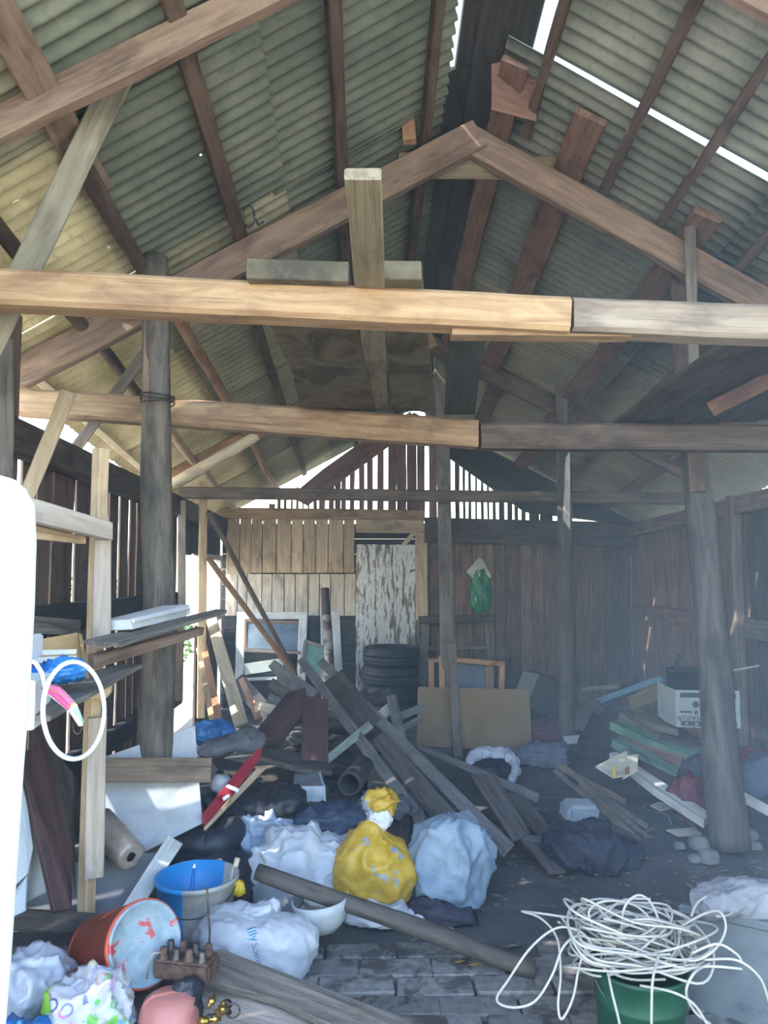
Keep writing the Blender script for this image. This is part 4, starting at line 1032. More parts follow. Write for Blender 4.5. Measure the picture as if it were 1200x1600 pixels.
spx('dark_board', [(395, 1165, 4.7), (500, 1180, 4.8), (520, 1205, 4.6), (470, 1200, 4.5), (400, 1180, 4.5)], .03, W_DARK, 'dark board lying below the slanting maroon board', 'board')
spx('dark_board', [(390, 1215, 4.3), (432, 1205, 4.4), (452, 1250, 4.15), (440, 1268, 4.1), (400, 1240, 4.15)], .03, W_DARK, 'dark square board behind the tip of the red ski', 'board')
spx('dark_board', [(330, 1180, 4.4), (395, 1195, 4.4), (410, 1215, 4.3), (360, 1215, 4.2)], .03, W_BLACK, 'dark board under the grey rubber sheet', 'board')
# white stool-like box
wb = empty('white_crate', F(482, 1300, .05), 'small white-painted crate with black specks at the foot of the heap', 'crate')
M_CRATE = patchy((150, 162, 176), (184, 192, 202), (40, 44, 52), .64, .66, 9, .6, 20)
spx('front_panel', [(458, 1228, 4.3), (504, 1228, 4.3), (506, 1272, 4.25), (457, 1272, 4.25)], .02, M_CRATE, parent=wb)
spx('top_panel', [(458, 1228, 4.3), (504, 1228, 4.3), (497, 1206, 4.55), (460, 1208, 4.55)], .02, plain((112, 116, 122), (136, 140, 146), .6, 15), parent=wb)
spx('side_panel', [(504, 1228, 4.3), (497, 1206, 4.55), (506, 1252, 4.55), (506, 1272, 4.25)], .015, M_CRATE, parent=wb)
# pipe
mwp = frame(P(545, 1226, 4.55), Vector((.25, 1, .05)), Vector((0, 0, 1))) @ Matrix.Rotation(math.pi / 2, 4, 'Y')
lathe('drain_pipe', [(.055, .01), (.068, 0), (.070, .03), (.066, .35), (.05, .35), (.052, .03), (.055, .01)], plain((58, 56, 56), (80, 78, 76), .8, 12), mwp, None, 24, label='short dark drain pipe with its open end showing in the heap', cat='pipe')
blob('navy_cloth', P(520, 1282, 4.05), (.22, .12, .07), plain((50, 60, 82), (76, 88, 112), .6, 8), 'navy cloth crumpled behind the big white sack', 'cloth', fold=.12, freq=8, seed=61, floor=0.0, sub=4)
blob('grey_rag', P(600, 1262, 4.2), (.14, .1, .05), plain((70, 74, 84), (96, 98, 106), .7, 8), 'grey rag crumpled behind the neck of the yellow sack', 'rag', fold=.12, freq=9, seed=62, floor=0.0, sub=4)
blob('black_bag', P(420, 1262, 4.1), (.18, .14, .10), plain((28, 30, 34), (44, 46, 52), .4, 8), 'black plastic bag in the hollow left of the white crate', 'bag', fold=.10, freq=7, seed=63, floor=0.0, sub=4)
blob('blue_bag', P(336, 1146, 4.75), (.11, .1, .075), plain((26, 84, 150), (70, 130, 190), .35, 9), 'blue and white plastic bag behind the white marbled panel', 'bag', fold=.12, freq=9, seed=64)
blob('rubber_sheet', P(362, 1162, 4.6), (.19, .12, .055), plain((96, 98, 104), (124, 124, 128), .5, 5), 'grey rubber sheet draped left of the slanting maroon board', 'sheet', fold=.06, freq=5, seed=65, rot=(0, -.15, .2), lump=.3)
blob('white_rag', P(345, 1225, 4.0), (.05, .05, .04), plain((160, 166, 178), (180, 186, 196), .6, 8), 'pale rag tucked under the red ski', 'rag', fold=.12, freq=12, seed=66, sub=3)
# filler scraps hidden in the heap, look-alikes
rr = random.Random(77)
W_FILL = [W_HEAP, W_DARK, W_BLACK, W_HEAP]
for k in range(36):
    x = rr.uniform(-.95, .30); y = rr.uniform(4.55, 7.0)
    hmax = .42 * max(0, 1 - ((x + .25) / .85) ** 2) * max(0.1, 1 - ((y - 5.7) / 1.6) ** 2)
    z = .03 + rr.uniform(.1, 1) * hmax
    a_ = rr.uniform(0, math.pi); L = rr.uniform(.35, .95); tl = rr.uniform(-.2, .2)
    d = Vector((math.cos(a_), math.sin(a_), tl)) * L / 2
    c_ = Vector((x, y, max(z, .03 + abs(d.z))))
    o = bar('scrap_plank', c_ - d, c_ + d, rr.uniform(.07, .16), rr.uniform(.02, .045), (rr.uniform(-.3, .3), rr.uniform(-.5, .1), 1), W_FILL[k % 4], seg=4)
    tag(o, 'dark weathered plank scrap buried in the central debris heap', 'plank', 'plank scraps in the central heap')

# ================================================================== AGAINST THE BACK WALL
ty0 = P(611, 1100, 8.2).x
for k in range(4):
    prof = [(.20, -.07), (.215, -.088), (.27, -.096), (.288, -.090), (.300, -.066), (.301, -.05), (.301, -.045), (.304, -.043), (.306, -.002), (.303, -.001), (.303, .001), (.306, .002), (.304, .043), (.301, .045), (.301, .05), (.300, .066), (.288, .090), (.27, .096), (.215, .088), (.20, .07), (.205, 0), (.20, -.07)]
    lathe('tyre', prof, M_RUBBER, Matrix.Translation((ty0 + [0, .012, -.008, .006][k], 8.2 + [0, .01, 0, -.01][k], .098 + k * .195)), None, 40,
          label=['bottom tyre of the black stack before the silver door', 'second tyre from the bottom of the black stack', 'third tyre from the bottom of the black stack', 'top tyre of the black stack before the silver door'][k], cat='tyre', group='stack of car tyres')
# white window frame leaning on the wall
fwn = empty('window_frame', P(420, 1085, 8.5), 'old white window frame with a mottled blue-grey pane leaning on the back wall', 'window frame')
pk('stile', (372, 1115, 8.3), (377, 958, 8.7), 13, .05, W_WHITEP, parent=fwn)
pk('stile', (469, 1115, 8.3), (474, 958, 8.7), 13, .05, W_WHITEP, parent=fwn)
pk('rail', (370, 962, 8.68), (480, 962, 8.68), 11, .05, W_WHITEP, parent=fwn)
pk('rail', (382, 1016, 8.52), (468, 1020, 8.52), 5, .05, W_GREY, parent=fwn)
pk('rail', (378, 1062, 8.4), (468, 1058, 8.4), 5, .05, W_WHITEP, parent=fwn)
pk('sash', (384, 968, 8.66), (384, 1014, 8.54), 4, .03, W_BACKB, parent=fwn)
pk('sash', (384, 970, 8.66), (466, 973, 8.66), 5, .03, W_BACKB, parent=fwn)
spx('pane', [(385, 970, 8.68), (466, 972, 8.68), (466, 1016, 8.55), (385, 1013, 8.55)], .006, plain((84, 100, 116), (128, 146, 162), .12, 3, bmp=0, spec=.8), parent=fwn)  # opaque pane, mottled from darker to lighter blue-grey
pk('mint_board', (382, 1046, 8.37), (442, 1037, 8.40), 17, .02, wood((160, 178, 172), (188, 202, 196), (120, 132, 128)), 'mint-white painted board lying across the old white window frame', 'board')
gwn = empty('green_window', P(490, 1060, 8.3), 'small green-glazed sash leaning before the peeled log', 'window frame')
spx('pane', [(478, 1002, 8.32), (508, 1012, 8.32), (500, 1055, 8.22), (472, 1050, 8.22)], .008, plain((70, 112, 104), (104, 144, 134), .2, 8, bmp=0, spec=.8), parent=gwn)
pk('stile', (477, 1001, 8.3), (470, 1052, 8.2), 5, .03, W_GREY, parent=gwn)
pk('rail', (476, 1001, 8.3), (510, 1012, 8.3), 5, .03, W_GREY, parent=gwn)
pk('stile', (510, 1012, 8.3), (500, 1058, 8.2), 4, .03, W_GREY, parent=gwn)
pk('white_board', (507, 1112, 8.35), (505, 955, 8.6), 9, .03, W_WHITEP, 'white board standing left behind the peeled log', 'board')
pk('white_board', (533, 1115, 8.3), (524, 955, 8.6), 11, .03, W_WHITEP, 'white board standing right behind the peeled log', 'board', wpx1=13)
lgp = empty('peeled_log', P(512, 1060, 8.2), 'slim log with dark bark on top leaning between two white boards', 'log')
log('bark', P(510, 965, 8.38), P(508, 920, 8.5), .047, .044, wood((60, 50, 46), (92, 78, 70), (40, 36, 34)), parent=lgp, seed=71, crook=.004, seg=10)
log('peeled_wood', P(516, 1062, 8.15), P(510, 962, 8.38), .052, .046, patchy((120, 108, 100), (180, 172, 164), (78, 64, 58), .5, .54, 8, .7, 18), parent=lgp, seed=72, crook=.006, seg=12)
# leaning poles and boards at the left of the back wall
log('leaning_pole', P(326, 800, 6.9), P(462, 1055, 7.6), .024, .024, W_BROWN, 'grey-brown pole leaning from the top plate, upper of two', 'pole', seed=81, crook=.01)
log('leaning_pole', P(326, 872, 6.9), P(462, 1056, 7.5), .026, .026, W_ORNG, 'orange-brown pole leaning down to the heap, lower of two', 'pole', seed=82, crook=.01)
PL((330, 966, 7.3), (377, 1132, 6.6), 17, W_CREAM, 'cream barked slab leaning in the left corner', w1=22, t=.035, cat='board')
PL((318, 1008, 7.2), (343, 1128, 6.7), 10, W_ORNG, 'orange board leaning left of the cream slab, right one', w1=11, t=.03, cat='board')
PL((310, 1012, 7.25), (332, 1126, 6.75), 8, W_PINE, 'yellow lath leaning left of the cream slab', w1=9, t=.03, cat='board')
PL((376, 1060, 7.2), (404, 1122, 6.5), 9, W_ORNG, 'rust-orange stick leaning right of the cream slab', w1=11, t=.03, cat='stick')
PL((368, 1062, 8.2), (424, 1122, 7.9), 26, W_BLACK, 'black board lying before the old window frame', t=.03, cat='board')
log('round_brace', P(270, 757, 6.3), P(402, 680, 6.3), .05, .045, W_CREAM, 'cream round log bracing the left roof above the third tie beam', 'log', seed=83, crook=.012)
pk('grey_brace', (120, 698, 4.7), (232, 545, 4.3), 17, .04, W_GREY, 'thin grey brace between the left top plate and the wired log post', 'brace')
pk('grey_brace', (-20, 545, 2.85), (190, 112, 2.85), 44, .035, wood((120, 112, 92), (156, 146, 122), (92, 86, 72)), 'wide grey brace crossing the top left behind the nearest tie beam', 'brace', wpx1=42, seg=12)

# hanging green bag
gb = empty('green_bag', P(752, 912, 8.9), 'green printed plastic bag hanging on a nail on the back wall', 'bag')
m, nt, b = new_mat('green_printed_plastic')
v, _ = obj_coords(nt, (1, 1, 1), False)
c = ramp(nt, noise_t(nt, v, 6, 3), [(.35, (20, 110, 60)), (.5, (34, 140, 76)), (.64, (40, 110, 120)), (.70, (150, 190, 80))])
nt.links.new(c, b.inputs['Base Color']); b.inputs['Roughness'].default_value = .3; M_GBAG = m
def gsh(p):
    k = 1 - max(0, p.z) / .33 * .55
    return Vector((p.x * k, p.y * k, p.z))
blob('bag_body', P(752, 922, 8.88), (.125, .05, .25), M_GBAG, parent=gb, fold=.06, freq=7, seed=91, sq=4, lump=.08, shape=gsh, stretch=(1.5, 1, .6))
for k, pp in enumerate(([(729, 893), (748, 871), (754, 882), (748, 902), (738, 903)], [(748, 871), (755, 874), (768, 901), (758, 908), (746, 900)])):
    spx('bag_top', [(px, py, 8.85 - .015 * k + .03 * (j % 2)) for j, (px, py) in enumerate(pp)], .012, plain((196, 200, 200), (216, 218, 218), .45, 9), parent=gb)
tube('nail', [P(750, 874, 9.0), P(750, 872, 8.86)], .004, M_STEEL, gb, 6)
# wooden rack / chair-like stand behind the middle post
wr = empty('wooden_stand', P(720, 1060, 8.7), 'dark wooden stand with shelves behind the middle post', 'stand')
pk('side_post', (663, 1080, 8.65), (665, 968, 8.65), 11, .05, W_GREY, parent=wr)
pk('side_post', (768, 1080, 8.65), (760, 970, 8.65), 6, .05, W_GREY, parent=wr)
pk('top_board', (656, 969, 8.62), (772, 966, 8.62), 12, .25, W_DARK, parent=wr)
pk('shelf_rail', (668, 1013, 8.64), (766, 1012, 8.64), 5, .2, W_GREY, parent=wr)
pk('shelf_rail', (668, 1050, 8.64), (766, 1050, 8.64), 5, .2, W_GREY, parent=wr)
# orange window frames
of = empty('orange_frame', P(690, 1085, 7.3), 'narrow orange wooden frame left of the larger orange frame', 'frame')
pk('stile', (674, 1090, 7.2), (674, 1030, 7.35), 9, .04, W_ORNG, parent=of)
pk('stile', (690, 1090, 7.2), (692, 1030, 7.35), 6, .04, W_ORNG, parent=of)
pk('rail', (670, 1032, 7.34), (695, 1032, 7.34), 6, .04, W_ORNG, parent=of)
of = empty('orange_frame', P(738, 1085, 7.1), 'larger orange wooden frame with a blue-grey panel behind the hardboard', 'frame')
pk('stile', (691, 1090, 7.0), (690, 1027, 7.15), 8, .04, W_ORNG, parent=of)
pk('stile', (783, 1090, 7.0), (785, 1036, 7.15), 8, .04, W_ORNG, parent=of)
pk('rail', (686, 1029, 7.14), (789, 1038, 7.14), 8, .04, W_ORNG, parent=of)
pk('inner_stile', (766, 1090, 7.06), (764, 1042, 7.16), 13, .03, W_RAFT, parent=of)
spx('panel', [(695, 1034, 7.2), (760, 1040, 7.2), (760, 1090, 7.1), (695, 1090, 7.1)], .01, plain((92, 106, 122), (108, 122, 136), .4, 4, bmp=0), parent=of)
spx('hardboard_sheet', [(653, 1073, 6.75), (827, 1077, 6.75), (832, 1174, 6.58), (651, 1166, 6.58)], .012, plain((128, 108, 84), (140, 120, 94), .7, 4, bmp=.03), 'brown hardboard panel standing in front of the orange frames', 'panel')
pk('lath', (716, 1182, 6.45), (706, 1005, 6.6), 13, .02, W_GREY, 'grey lath leaning in front of the brown hardboard panel', 'lath')
# cartons right of the hardboard
cx = empty('tilted_carton', P(850, 1100, 7.3), 'grey cardboard carton tilted against the thin log post, white flap up', 'carton')
spx('flap', [(817, 1049, 8.1), (843, 1053, 8.1), (829, 1087, 7.8), (806, 1078, 7.8)], .008, plain((160, 160, 156), (176, 176, 172), .8, 6), parent=cx)
spx('side', [(843, 1053, 8.1), (882, 1070, 8.15), (884, 1130, 7.85), (829, 1106, 7.7), (829, 1087, 7.8)], .008, plain((106, 104, 102), (120, 118, 114), .8, 6), parent=cx)
spx('back', [(817, 1049, 8.1), (843, 1053, 8.1), (882, 1070, 8.15), (872, 1062, 8.5), (830, 1046, 8.5)], .008, plain((96, 94, 92), (108, 106, 102), .8, 6), parent=cx)
spx('grey_sheet', [(900, 1072, 7.0), (931, 1096, 6.8), (912, 1142, 6.5), (898, 1140, 6.55)], .012, plain((92, 92, 92), (106, 106, 104), .8, 6), 'grey panel standing right behind the thin grey log post', 'panel')
blob('red_rag', P(862, 1142, 6.9), (.24, .15, .10), plain((88, 62, 70), (108, 76, 82), .8, 8), 'dull red rags piled left of the thin grey log post', 'rag', fold=.10, freq=7, seed=101, floor=0.0, sub=4)
blob('purple_rag', P(846, 1180, 6.35), (.20, .14, .09), plain((92, 96, 116), (116, 118, 136), .7, 8), 'purple-grey rags on the floor before the dull red rags', 'rag', fold=.14, freq=8, seed=102, floor=0.0, sub=4)
spx('white_paper', [(880, 1150, 6.5), (906, 1148, 6.5), (902, 1160, 6.4), (884, 1162, 6.4)], .01, M_PANW, 'white paper at the foot of the thin grey log post', 'paper')
ob_ = empty('open_bag', P(770, 1210, 5.75), 'white plastic bag lying open with a dark inside on the floor', 'bag')
def osh(p): return p
pts = [P(px, py, d_) for (px, py, d_) in ((734, 1205, 5.65), (734, 1190, 5.7), (748, 1177, 5.75), (768, 1176, 5.75), (790, 1180, 5.75), (803, 1192, 5.7), (806, 1208, 5.6), (798, 1220, 5.5))]
pts = [Vector(p) for p in pts]; q_ = []
for i in range(len(pts) - 1): q_ += [pts[i].lerp(pts[i + 1], k / 8) for k in range(8)]
q_.append(pts[-1]); n_ = len(q_)
vs, fs = tube_geo(q_, [(lambda i, a, j=j: (.016 + .034 * math.sin((j + 1) / (n_ + 1) * math.pi) ** .6) * (1 + .5 * noise.noise((j * .22, math.cos(a) * 1.6, math.sin(a) * 1.6)) + .3 * noise.noise((j * .5, math.cos(a) * 3, math.sin(a) * 3)))) for j in range(n_)], 22)
mesh_obj('bag_rim', vs, fs, plain((156, 162, 182), (184, 188, 204), .45, 9, bmp=.4), ob_, smooth=True)
blob('bag_inside', P(766, 1202, 5.68), (.14, .10, .06), plain((30, 34, 48), (44, 48, 64), .6, 9), parent=ob_, fold=.1, freq=9, seed=103, floor=0.0, sub=4)

# ================================================================== RIGHT SIDE
for k, (a, b_, w) in enumerate([((866, 1203, 5.9), (982, 1300, 4.75), 8), ((872, 1198, 5.95), (975, 1252, 5.2), 9), ((880, 1196, 5.95), (1012, 1308, 4.65), 8), ((905, 1222, 5.6), (1000, 1316, 4.6), 9), ((935, 1240, 5.3), (1008, 1290, 4.75), 9)]):
    pk('lath', a, b_, w, .02, W_RAFT if k % 2 else W_GREY, ['leftmost lath of the loose bundle under the white tub', 'lath behind the white tub, second from the top of the bundle', 'longest lath of the bundle, running past the white tub to the right', 'lath whose lower end reaches nearest the dark cloth bundle', 'short lath at the right side of the bundle, lower end'][k], 'lath', 'loose bundle of laths')
wt = empty('white_tub', F(905, 1275, .02), 'upturned white plastic tub on the lath bundle', 'tub')
box('tub', F(905, 1268, .10), (.21, .15, .12), plain((140, 150, 164), (160, 168, 180), .5, 9), wt, (math.pi + .15, .1, .2), .025, taper=1.0)
spx('tub_rim', [(880, 1252, 4.83), (930, 1256, 4.83), (934, 1268, 4.78), (884, 1266, 4.78)], .02, plain((140, 150, 164), (160, 168, 180), .5, 9), parent=wt)
M_DARKCL = plain((36, 40, 54), (54, 58, 74), .75, 8)
blob('dark_bundle', F(912, 1325, .09), (.20, .17, .11), M_DARKCL, 'dark blue-black cloth bundle on the floor before the white tub', 'cloth', fold=.08, freq=6, seed=111, floor=0.0, lump=.25)
blob('dark_bundle', F(962, 1330, .05), (.12, .14, .07), M_DARKCL, 'smaller dark cloth heap right of the dark cloth bundle', 'cloth', fold=.10, freq=7, seed=112, floor=0.0, sub=4)
M_PAPER = plain((176, 174, 160), (198, 194, 178), .8, 9)
pb = empty('paper_bag', P(962, 1205, 4.78), 'torn cream paper bag with yellow print before the green boards', 'bag')
spx('paper_fold', [(930, 1197, 4.83), (962, 1180, 4.93), (980, 1172, 4.98), (984, 1210, 4.73), (958, 1215, 4.68)], .01, M_PAPER, parent=pb)
spx('paper_fold', [(980, 1180, 4.88), (998, 1178, 4.93), (996, 1205, 4.78), (972, 1218, 4.68), (982, 1200, 4.78)], .01, M_PAPER, parent=pb)
spx('print', [(957, 1198, 4.71), (961, 1196, 4.71), (962, 1214, 4.64), (957, 1215, 4.64)], .004, plain((200, 170, 60), None, .7, 5), parent=pb)
spx('print', [(976, 1200, 4.70), (984, 1196, 4.70), (984, 1208, 4.66), (977, 1210, 4.64)], .004, plain((150, 96, 70), None, .7, 5), parent=pb)
# stack of boards
def stackb(pts, t, mat, label): return spx('stacked_board', pts, t, mat, label, 'board')
stackb([(953, 1128, 5.75), (965, 1124, 5.85), (1103, 1172, 5.25), (1100, 1192, 5.1)], .06, W_GREENP, 'upper green-painted board in the stack under the printed carton')
stackb([(956, 1155, 5.6), (968, 1152, 5.7), (1062, 1196, 5.2), (1058, 1212, 5.05)], .06, W_GREENP, 'lower green-painted board in the stack under the printed carton')
stackb([(968, 1112, 5.95), (1030, 1130, 5.6), (1030, 1152, 5.45), (966, 1128, 5.85)], .10, W_GREY, 'grey board end on top of the upper green board')
stackb([(1030, 1136, 5.6), (1100, 1160, 5.35), (1102, 1174, 5.25), (1030, 1152, 5.45)], .12, W_DARK, 'dark timber between the printed carton and the upper green board')
stackb([(964, 1140, 5.8), (1070, 1176, 5.25), (1062, 1198, 5.15), (968, 1152, 5.7)], .14, W_RAFT, 'brown board between the two green boards')
stackb([(970, 1170, 5.55), (1060, 1210, 5.08), (1054, 1226, 4.95), (1000, 1205, 5.2)], .14, W_DARK, 'dark board under the lower green board')
stackb([(952, 1176, 5.4), (964, 1174, 5.4), (1110, 1270, 4.55), (1100, 1282, 4.48), (1020, 1230, 4.85)], .05, W_WHITEP, 'white board with black marks at the bottom of the stack')
stackb([(975, 1108, 5.9), (1045, 1120, 5.6), (1060, 1140, 5.4), (1010, 1128, 5.55)], .05, W_GREY, 'grey board lying directly under the printed carton')
PL((932, 1096, 6.6), (1034, 1060, 6.1), 9, W_BLUEP, 'blue-painted plank lying left of the printed carton', t=.03)
PL((908, 1078, 6.9), (968, 1072, 6.7), 8, W_GREY, 'grey plank end left of the blue plank, upper', t=.04)
PL((958, 1072, 6.8), (994, 1064, 6.6), 16, W_HEAP, 'short dark grey board behind the blue plank', t=.04)
PL((985, 1100, 6.2), (1030, 1080, 6.0), 22, W_OLIVE, 'crumpled tan board between the blue plank and the printed carton', t=.03)
PL((905, 1088, 6.6), (940, 1110, 6.3), 18, W_DARK, 'dark board right of the grey panel', t=.03)
# printed carton with black pot
pcn = empty('printed_carton', P(1090, 1130, 5.3), 'white carton with dark bands and upside-down lettering on the board stack', 'carton')
M_CART = plain((158, 170, 176), (176, 186, 190), .7, 8, bmp=.03)
plan = [(1029, 5.62), (1040, 5.42), (1057, 5.22), (1156, 5.16), (1160, 5.62)]
zt_, zb_ = P(1057, 1078, 5.22).z, P(1057, 1136, 5.22).z
top = [P(px, 1090, d_) for (px, d_) in plan]
for k in range(4):
    a, b_ = top[k], top[k + 1]
    slab('carton_side', [Vector((a.x, a.y, zb_)), Vector((b_.x, b_.y, zb_)), Vector((b_.x, b_.y, zt_)), Vector((a.x, a.y, zt_))], .008, M_CART, parent=pcn, bev=.001, away=Vector((0, 1, 0)))
slab('carton_bottom', [Vector((p.x, p.y, zb_ + .006)) for p in top], .006, M_CART, parent=pcn, bev=.001, away=Vector((0, 0, 1)))
M_BAND = plain((62, 80, 84), (72, 90, 94), .7, 8, bmp=0)
def band(k, u0, u1, v0, v1, mat=M_BAND, name='carton_band'):
    a, b_ = top[k], top[k + 1]; n = Vector(((b_ - a).y, -(b_ - a).x, 0)).normalized() * .003
    q = lambda u, v: Vector((a.x + (b_.x - a.x) * u, a.y + (b_.y - a.y) * u, zb_ + (zt_ - zb_) * v)) + n
    slab(name, [q(u0, v0), q(u1, v0), q(u1, v1), q(u0, v1)], .003, mat, parent=pcn, bev=0)
for k in (1, 2):
    band(k, .06, .94, .80, .93); band(k, .06, .94, .04, .16)
band(0, .3, .75, .2, .8)
for u in (.12, .28, .44, .6):
    band(2, u, u + .05, .075, .125, M_CART, 'band_mark')
band(2, .05, .24, .39, .44); band(2, .28, .33, .36, .45); band(2, .38, .44, .37, .47); band(1, .45, .6, .5, .66)
a, b_ = top[2], top[3]; ux = (b_ - a).normalized(); nf = Vector((ux.y, -ux.x, 0))
vs, fs = text_mesh('MARIA', .058)
o0 = a + (b_ - a) * .21; o0.z = zb_ + (zt_ - zb_) * .255
mesh_obj('carton_lettering', [o0 - ux * v.x - Vector((0, 0, 1)) * v.y + nf * .0045 for v in vs], fs, M_BAND, pcn)
o1 = a + (b_ - a) * .30; o1.z = zb_ + (zt_ - zb_) * .62
vs = []; n_ = 24
for k in range(n_):
    a_ = 2 * math.pi * k / n_; rr_ = .026 if k % 2 else .019
    vs.append(o1 + ux * math.cos(a_) * rr_ + Vector((0, 0, 1)) * math.sin(a_) * rr_ + nf * .0045)
mesh_obj('carton_emblem', vs, [tuple(range(n_))], M_BAND, pcn)
pot_c = Vector((P(1071, 1050, 5.5).x, 5.5, zb_ + .02))
pt = empty('black_pot', pot_c, 'black cooking pot with an upright handle sitting in the printed carton', 'pot')
pz = P(1065, 1046, 5.45).z - pot_c.z
lathe('pot_body', [(0, 0), (.10, 0), (.122, .03), (.128, pz - .015), (.136, pz - .01), (.136, pz), (.122, pz), (.118, .04), (0, .03)], plain((42, 48, 54), (60, 66, 72), .5, 10), Matrix.Translation(pot_c), pt, 36)
pk('pot_handle', (1056, 1045, 5.3), (1062, 1022, 5.32), 8, .02, plain((36, 40, 46), None, .5, 8), parent=pt)
# red cloth by the right post
blob('red_cloth', P(1084, 1248, 4.75), (.10, .09, .14), plain((92, 48, 58), (116, 60, 70), .8, 8), 'red cloth hanging beside the foot of the right log post', 'cloth', fold=.16, freq=8, seed=121, sub=4)
blob('slate_cloth', P(1092, 1208, 4.8), (.09, .09, .11), plain((62, 70, 86), (80, 88, 104), .8, 8), 'slate-blue cloth bundle above the red cloth', 'cloth', fold=.10, freq=8, seed=122, sub=4)
blob('red_cloth', P(1180, 1185, 4.9), (.14, .12, .06), plain((96, 52, 66), (120, 66, 78), .8, 8), 'red cloth lying right of the right log post', 'cloth', fold=.10, freq=8, seed=123, sub=4)
blob('blue_bundle', P(1188, 1212, 4.8), (.14, .12, .12), plain((74, 86, 108), (92, 104, 124), .8, 8), 'blue-grey bundle under the red cloth right of the right post', 'cloth', fold=.08, freq=7, seed=124, floor=0.0, sub=4)
PL((1160, 1245, 4.7), (1260, 1300, 4.3), 16, W_WHITEP, 'white plank right of the right log post', t=.03)
PL((1155, 1228, 4.9), (1260, 1262, 4.6), 9, W_GREY, 'grey plank above the white plank right of the right post', t=.03)
pk('thin_rod', (1148, 1047, 5.9), (1186, 1040, 6.0), 3, .015, W_WHITEP, 'thin pale rod fixed low on the right wall behind the right post', 'rod')
for k, (px, py, r_) in enumerate(((1092, 1318, .06), (1108, 1340, .055), (1085, 1342, .035), (1170, 1305, .05), (1062, 1322, .03), (1180, 1322, .035))):
    blob('rubble', F(px, py, r_ * .5), (r_, r_ * .8, r_ * .8), plain((100, 104, 106), (130, 132, 130), .9, 14), ['largest rubble stone at the left foot of the right log post', 'rubble stone lowest before the right log post', 'small rubble stone left of the lowest stone', 'rubble stone right of the right log post, upper', 'tan pebble left of the right log post', 'small rubble stone right of the right log post, lower'][k], 'stone', fold=.03, freq=7, seed=130 + k, sub=3, floor=0.0)
spx('torn_paper', [(1040, 1296, 4.65), (1085, 1292, 4.7), (1098, 1303, 4.6), (1060, 1306, 4.55)], .008, M_PAPER, 'torn pale paper on the floor left of the right log post', 'paper')
spx('torn_paper', [(1015, 1258, 5.0), (1030, 1252, 5.05), (1058, 1260, 4.95), (1032, 1266, 4.9)], .008, M_PAPER, 'torn white paper before the white marked board', 'paper')
for k, pp in enumerate([[(985, 1262), (1030, 1268), (1075, 1285)], [(1060, 1240), (1040, 1262), (1050, 1290)], [(1000, 1250), (1060, 1275), (1090, 1296)]]):
    tube('twig', [F(px, py, .04) for px, py in pp], .005, W_GREY, None, 5, ['lowest thin twig in the litter left of the right log post', 'short upright-bent twig against the white marked board', 'twig slanting along the white marked board'][k], 'twig', 'twigs in the litter')

# grey chest lower right
gc = empty('grey_chest', F(1150, 1590, 0), 'low grey metal chest at the lower right corner', 'chest')
M_CHEST = patchy((84, 94, 102), (102, 112, 118), (70, 80, 88), .55, .62, 3, .5, 10)
tz = .365
q = [F(1058, 1413, tz), F(1330, 1470, tz), F(1300, 1420, tz), F(1100, 1396, tz)]
q[2] = q[1] + (q[3] - q[0])
slab('lid', q, .03, M_CHEST, parent=gc, bev=.006, away=Vector((0, 0, -1)))
fr = [q[0] + Vector((.015, .01, -.03)), q[1] + Vector((0, .01, -.03))]
slab('front', [fr[0], fr[1], Vector((fr[1].x, fr[1].y, 0)), Vector((fr[0].x, fr[0].y, 0))], .02, M_CHEST, parent=gc, away=Vector((0, 1, 0)))
bk_ = [q[3] + Vector((.015, -.01, -.03)), fr[0]]
slab('side', [bk_[0], bk_[1], Vector((bk_[1].x, bk_[1].y, 0)), Vector((bk_[0].x, bk_[0].y, 0))], .02, M_CHEST, parent=gc, away=Vector((1, 0, 0)))
blob('pale_cloth', F(1158, 1404, .40), (.17, .09, .048), plain((112, 116, 124), (140, 144, 150), .8, 7), 'pale grey cloth crumpled behind the top of the grey chest', 'cloth', fold=.075, freq=7, seed=141, sub=5, rot=(0, -.1, .05))
blob('pale_cloth', F(1102, 1402, .36), (.055, .04, .035), plain((128, 132, 138), (154, 158, 162), .8, 7), 'small pale cloth end left of the crumpled cloth', 'cloth', fold=.14, freq=10, seed=142, sub=4)
rc = F(1196, 1412, .395)
lathe('dark_roll', [(0, 0), (.03, 0), (.034, .01), (.034, .2), (0, .2)], plain((58, 64, 74), (76, 82, 92), .6, 8), frame(rc, Vector((1, .25, 0)), Vector((0, 0, 1))) @ Matrix.Rotation(math.pi / 2, 4, 'Y'), None, 20, label='dark grey roll lying on the grey chest at the right edge', cat='roll')

# green bucket and cable
gcen = F(1002, 1640, 0)
gbk = empty('green_bucket', gcen, 'dark green ribbed bucket full of white cable at the bottom edge', 'bucket')
h = .27
lathe('bucket_body', [(0, 0), (.125, 0), (.132, .07), (.136, .074), (.136, .084), (.134, .088), (.142, .16), (.146, .164), (.146, .174), (.144, .178), (.152, h - .02), (.157, h - .012), (.157, h), (.150, h), (.142, .16), (.12, .015), (0, .015)], plain((22, 66, 50), (32, 82, 62), .45, 8, bmp=.05), Matrix.Translation(gcen), gbk, 40)
tube('bucket_handle', [gcen + Vector((.158 * math.cos(a_), .05 * math.sin(a_) - .158 * math.sin(a_), h - .01 - .12 * math.sin(a_))) for a_ in [math.pi * k / 14 for k in range(15)]], .003, M_STEEL, gbk, 5)
rr = random.Random(23)
vs, fs = [], []
tc = gcen + Vector((.0, .02, h + .05))
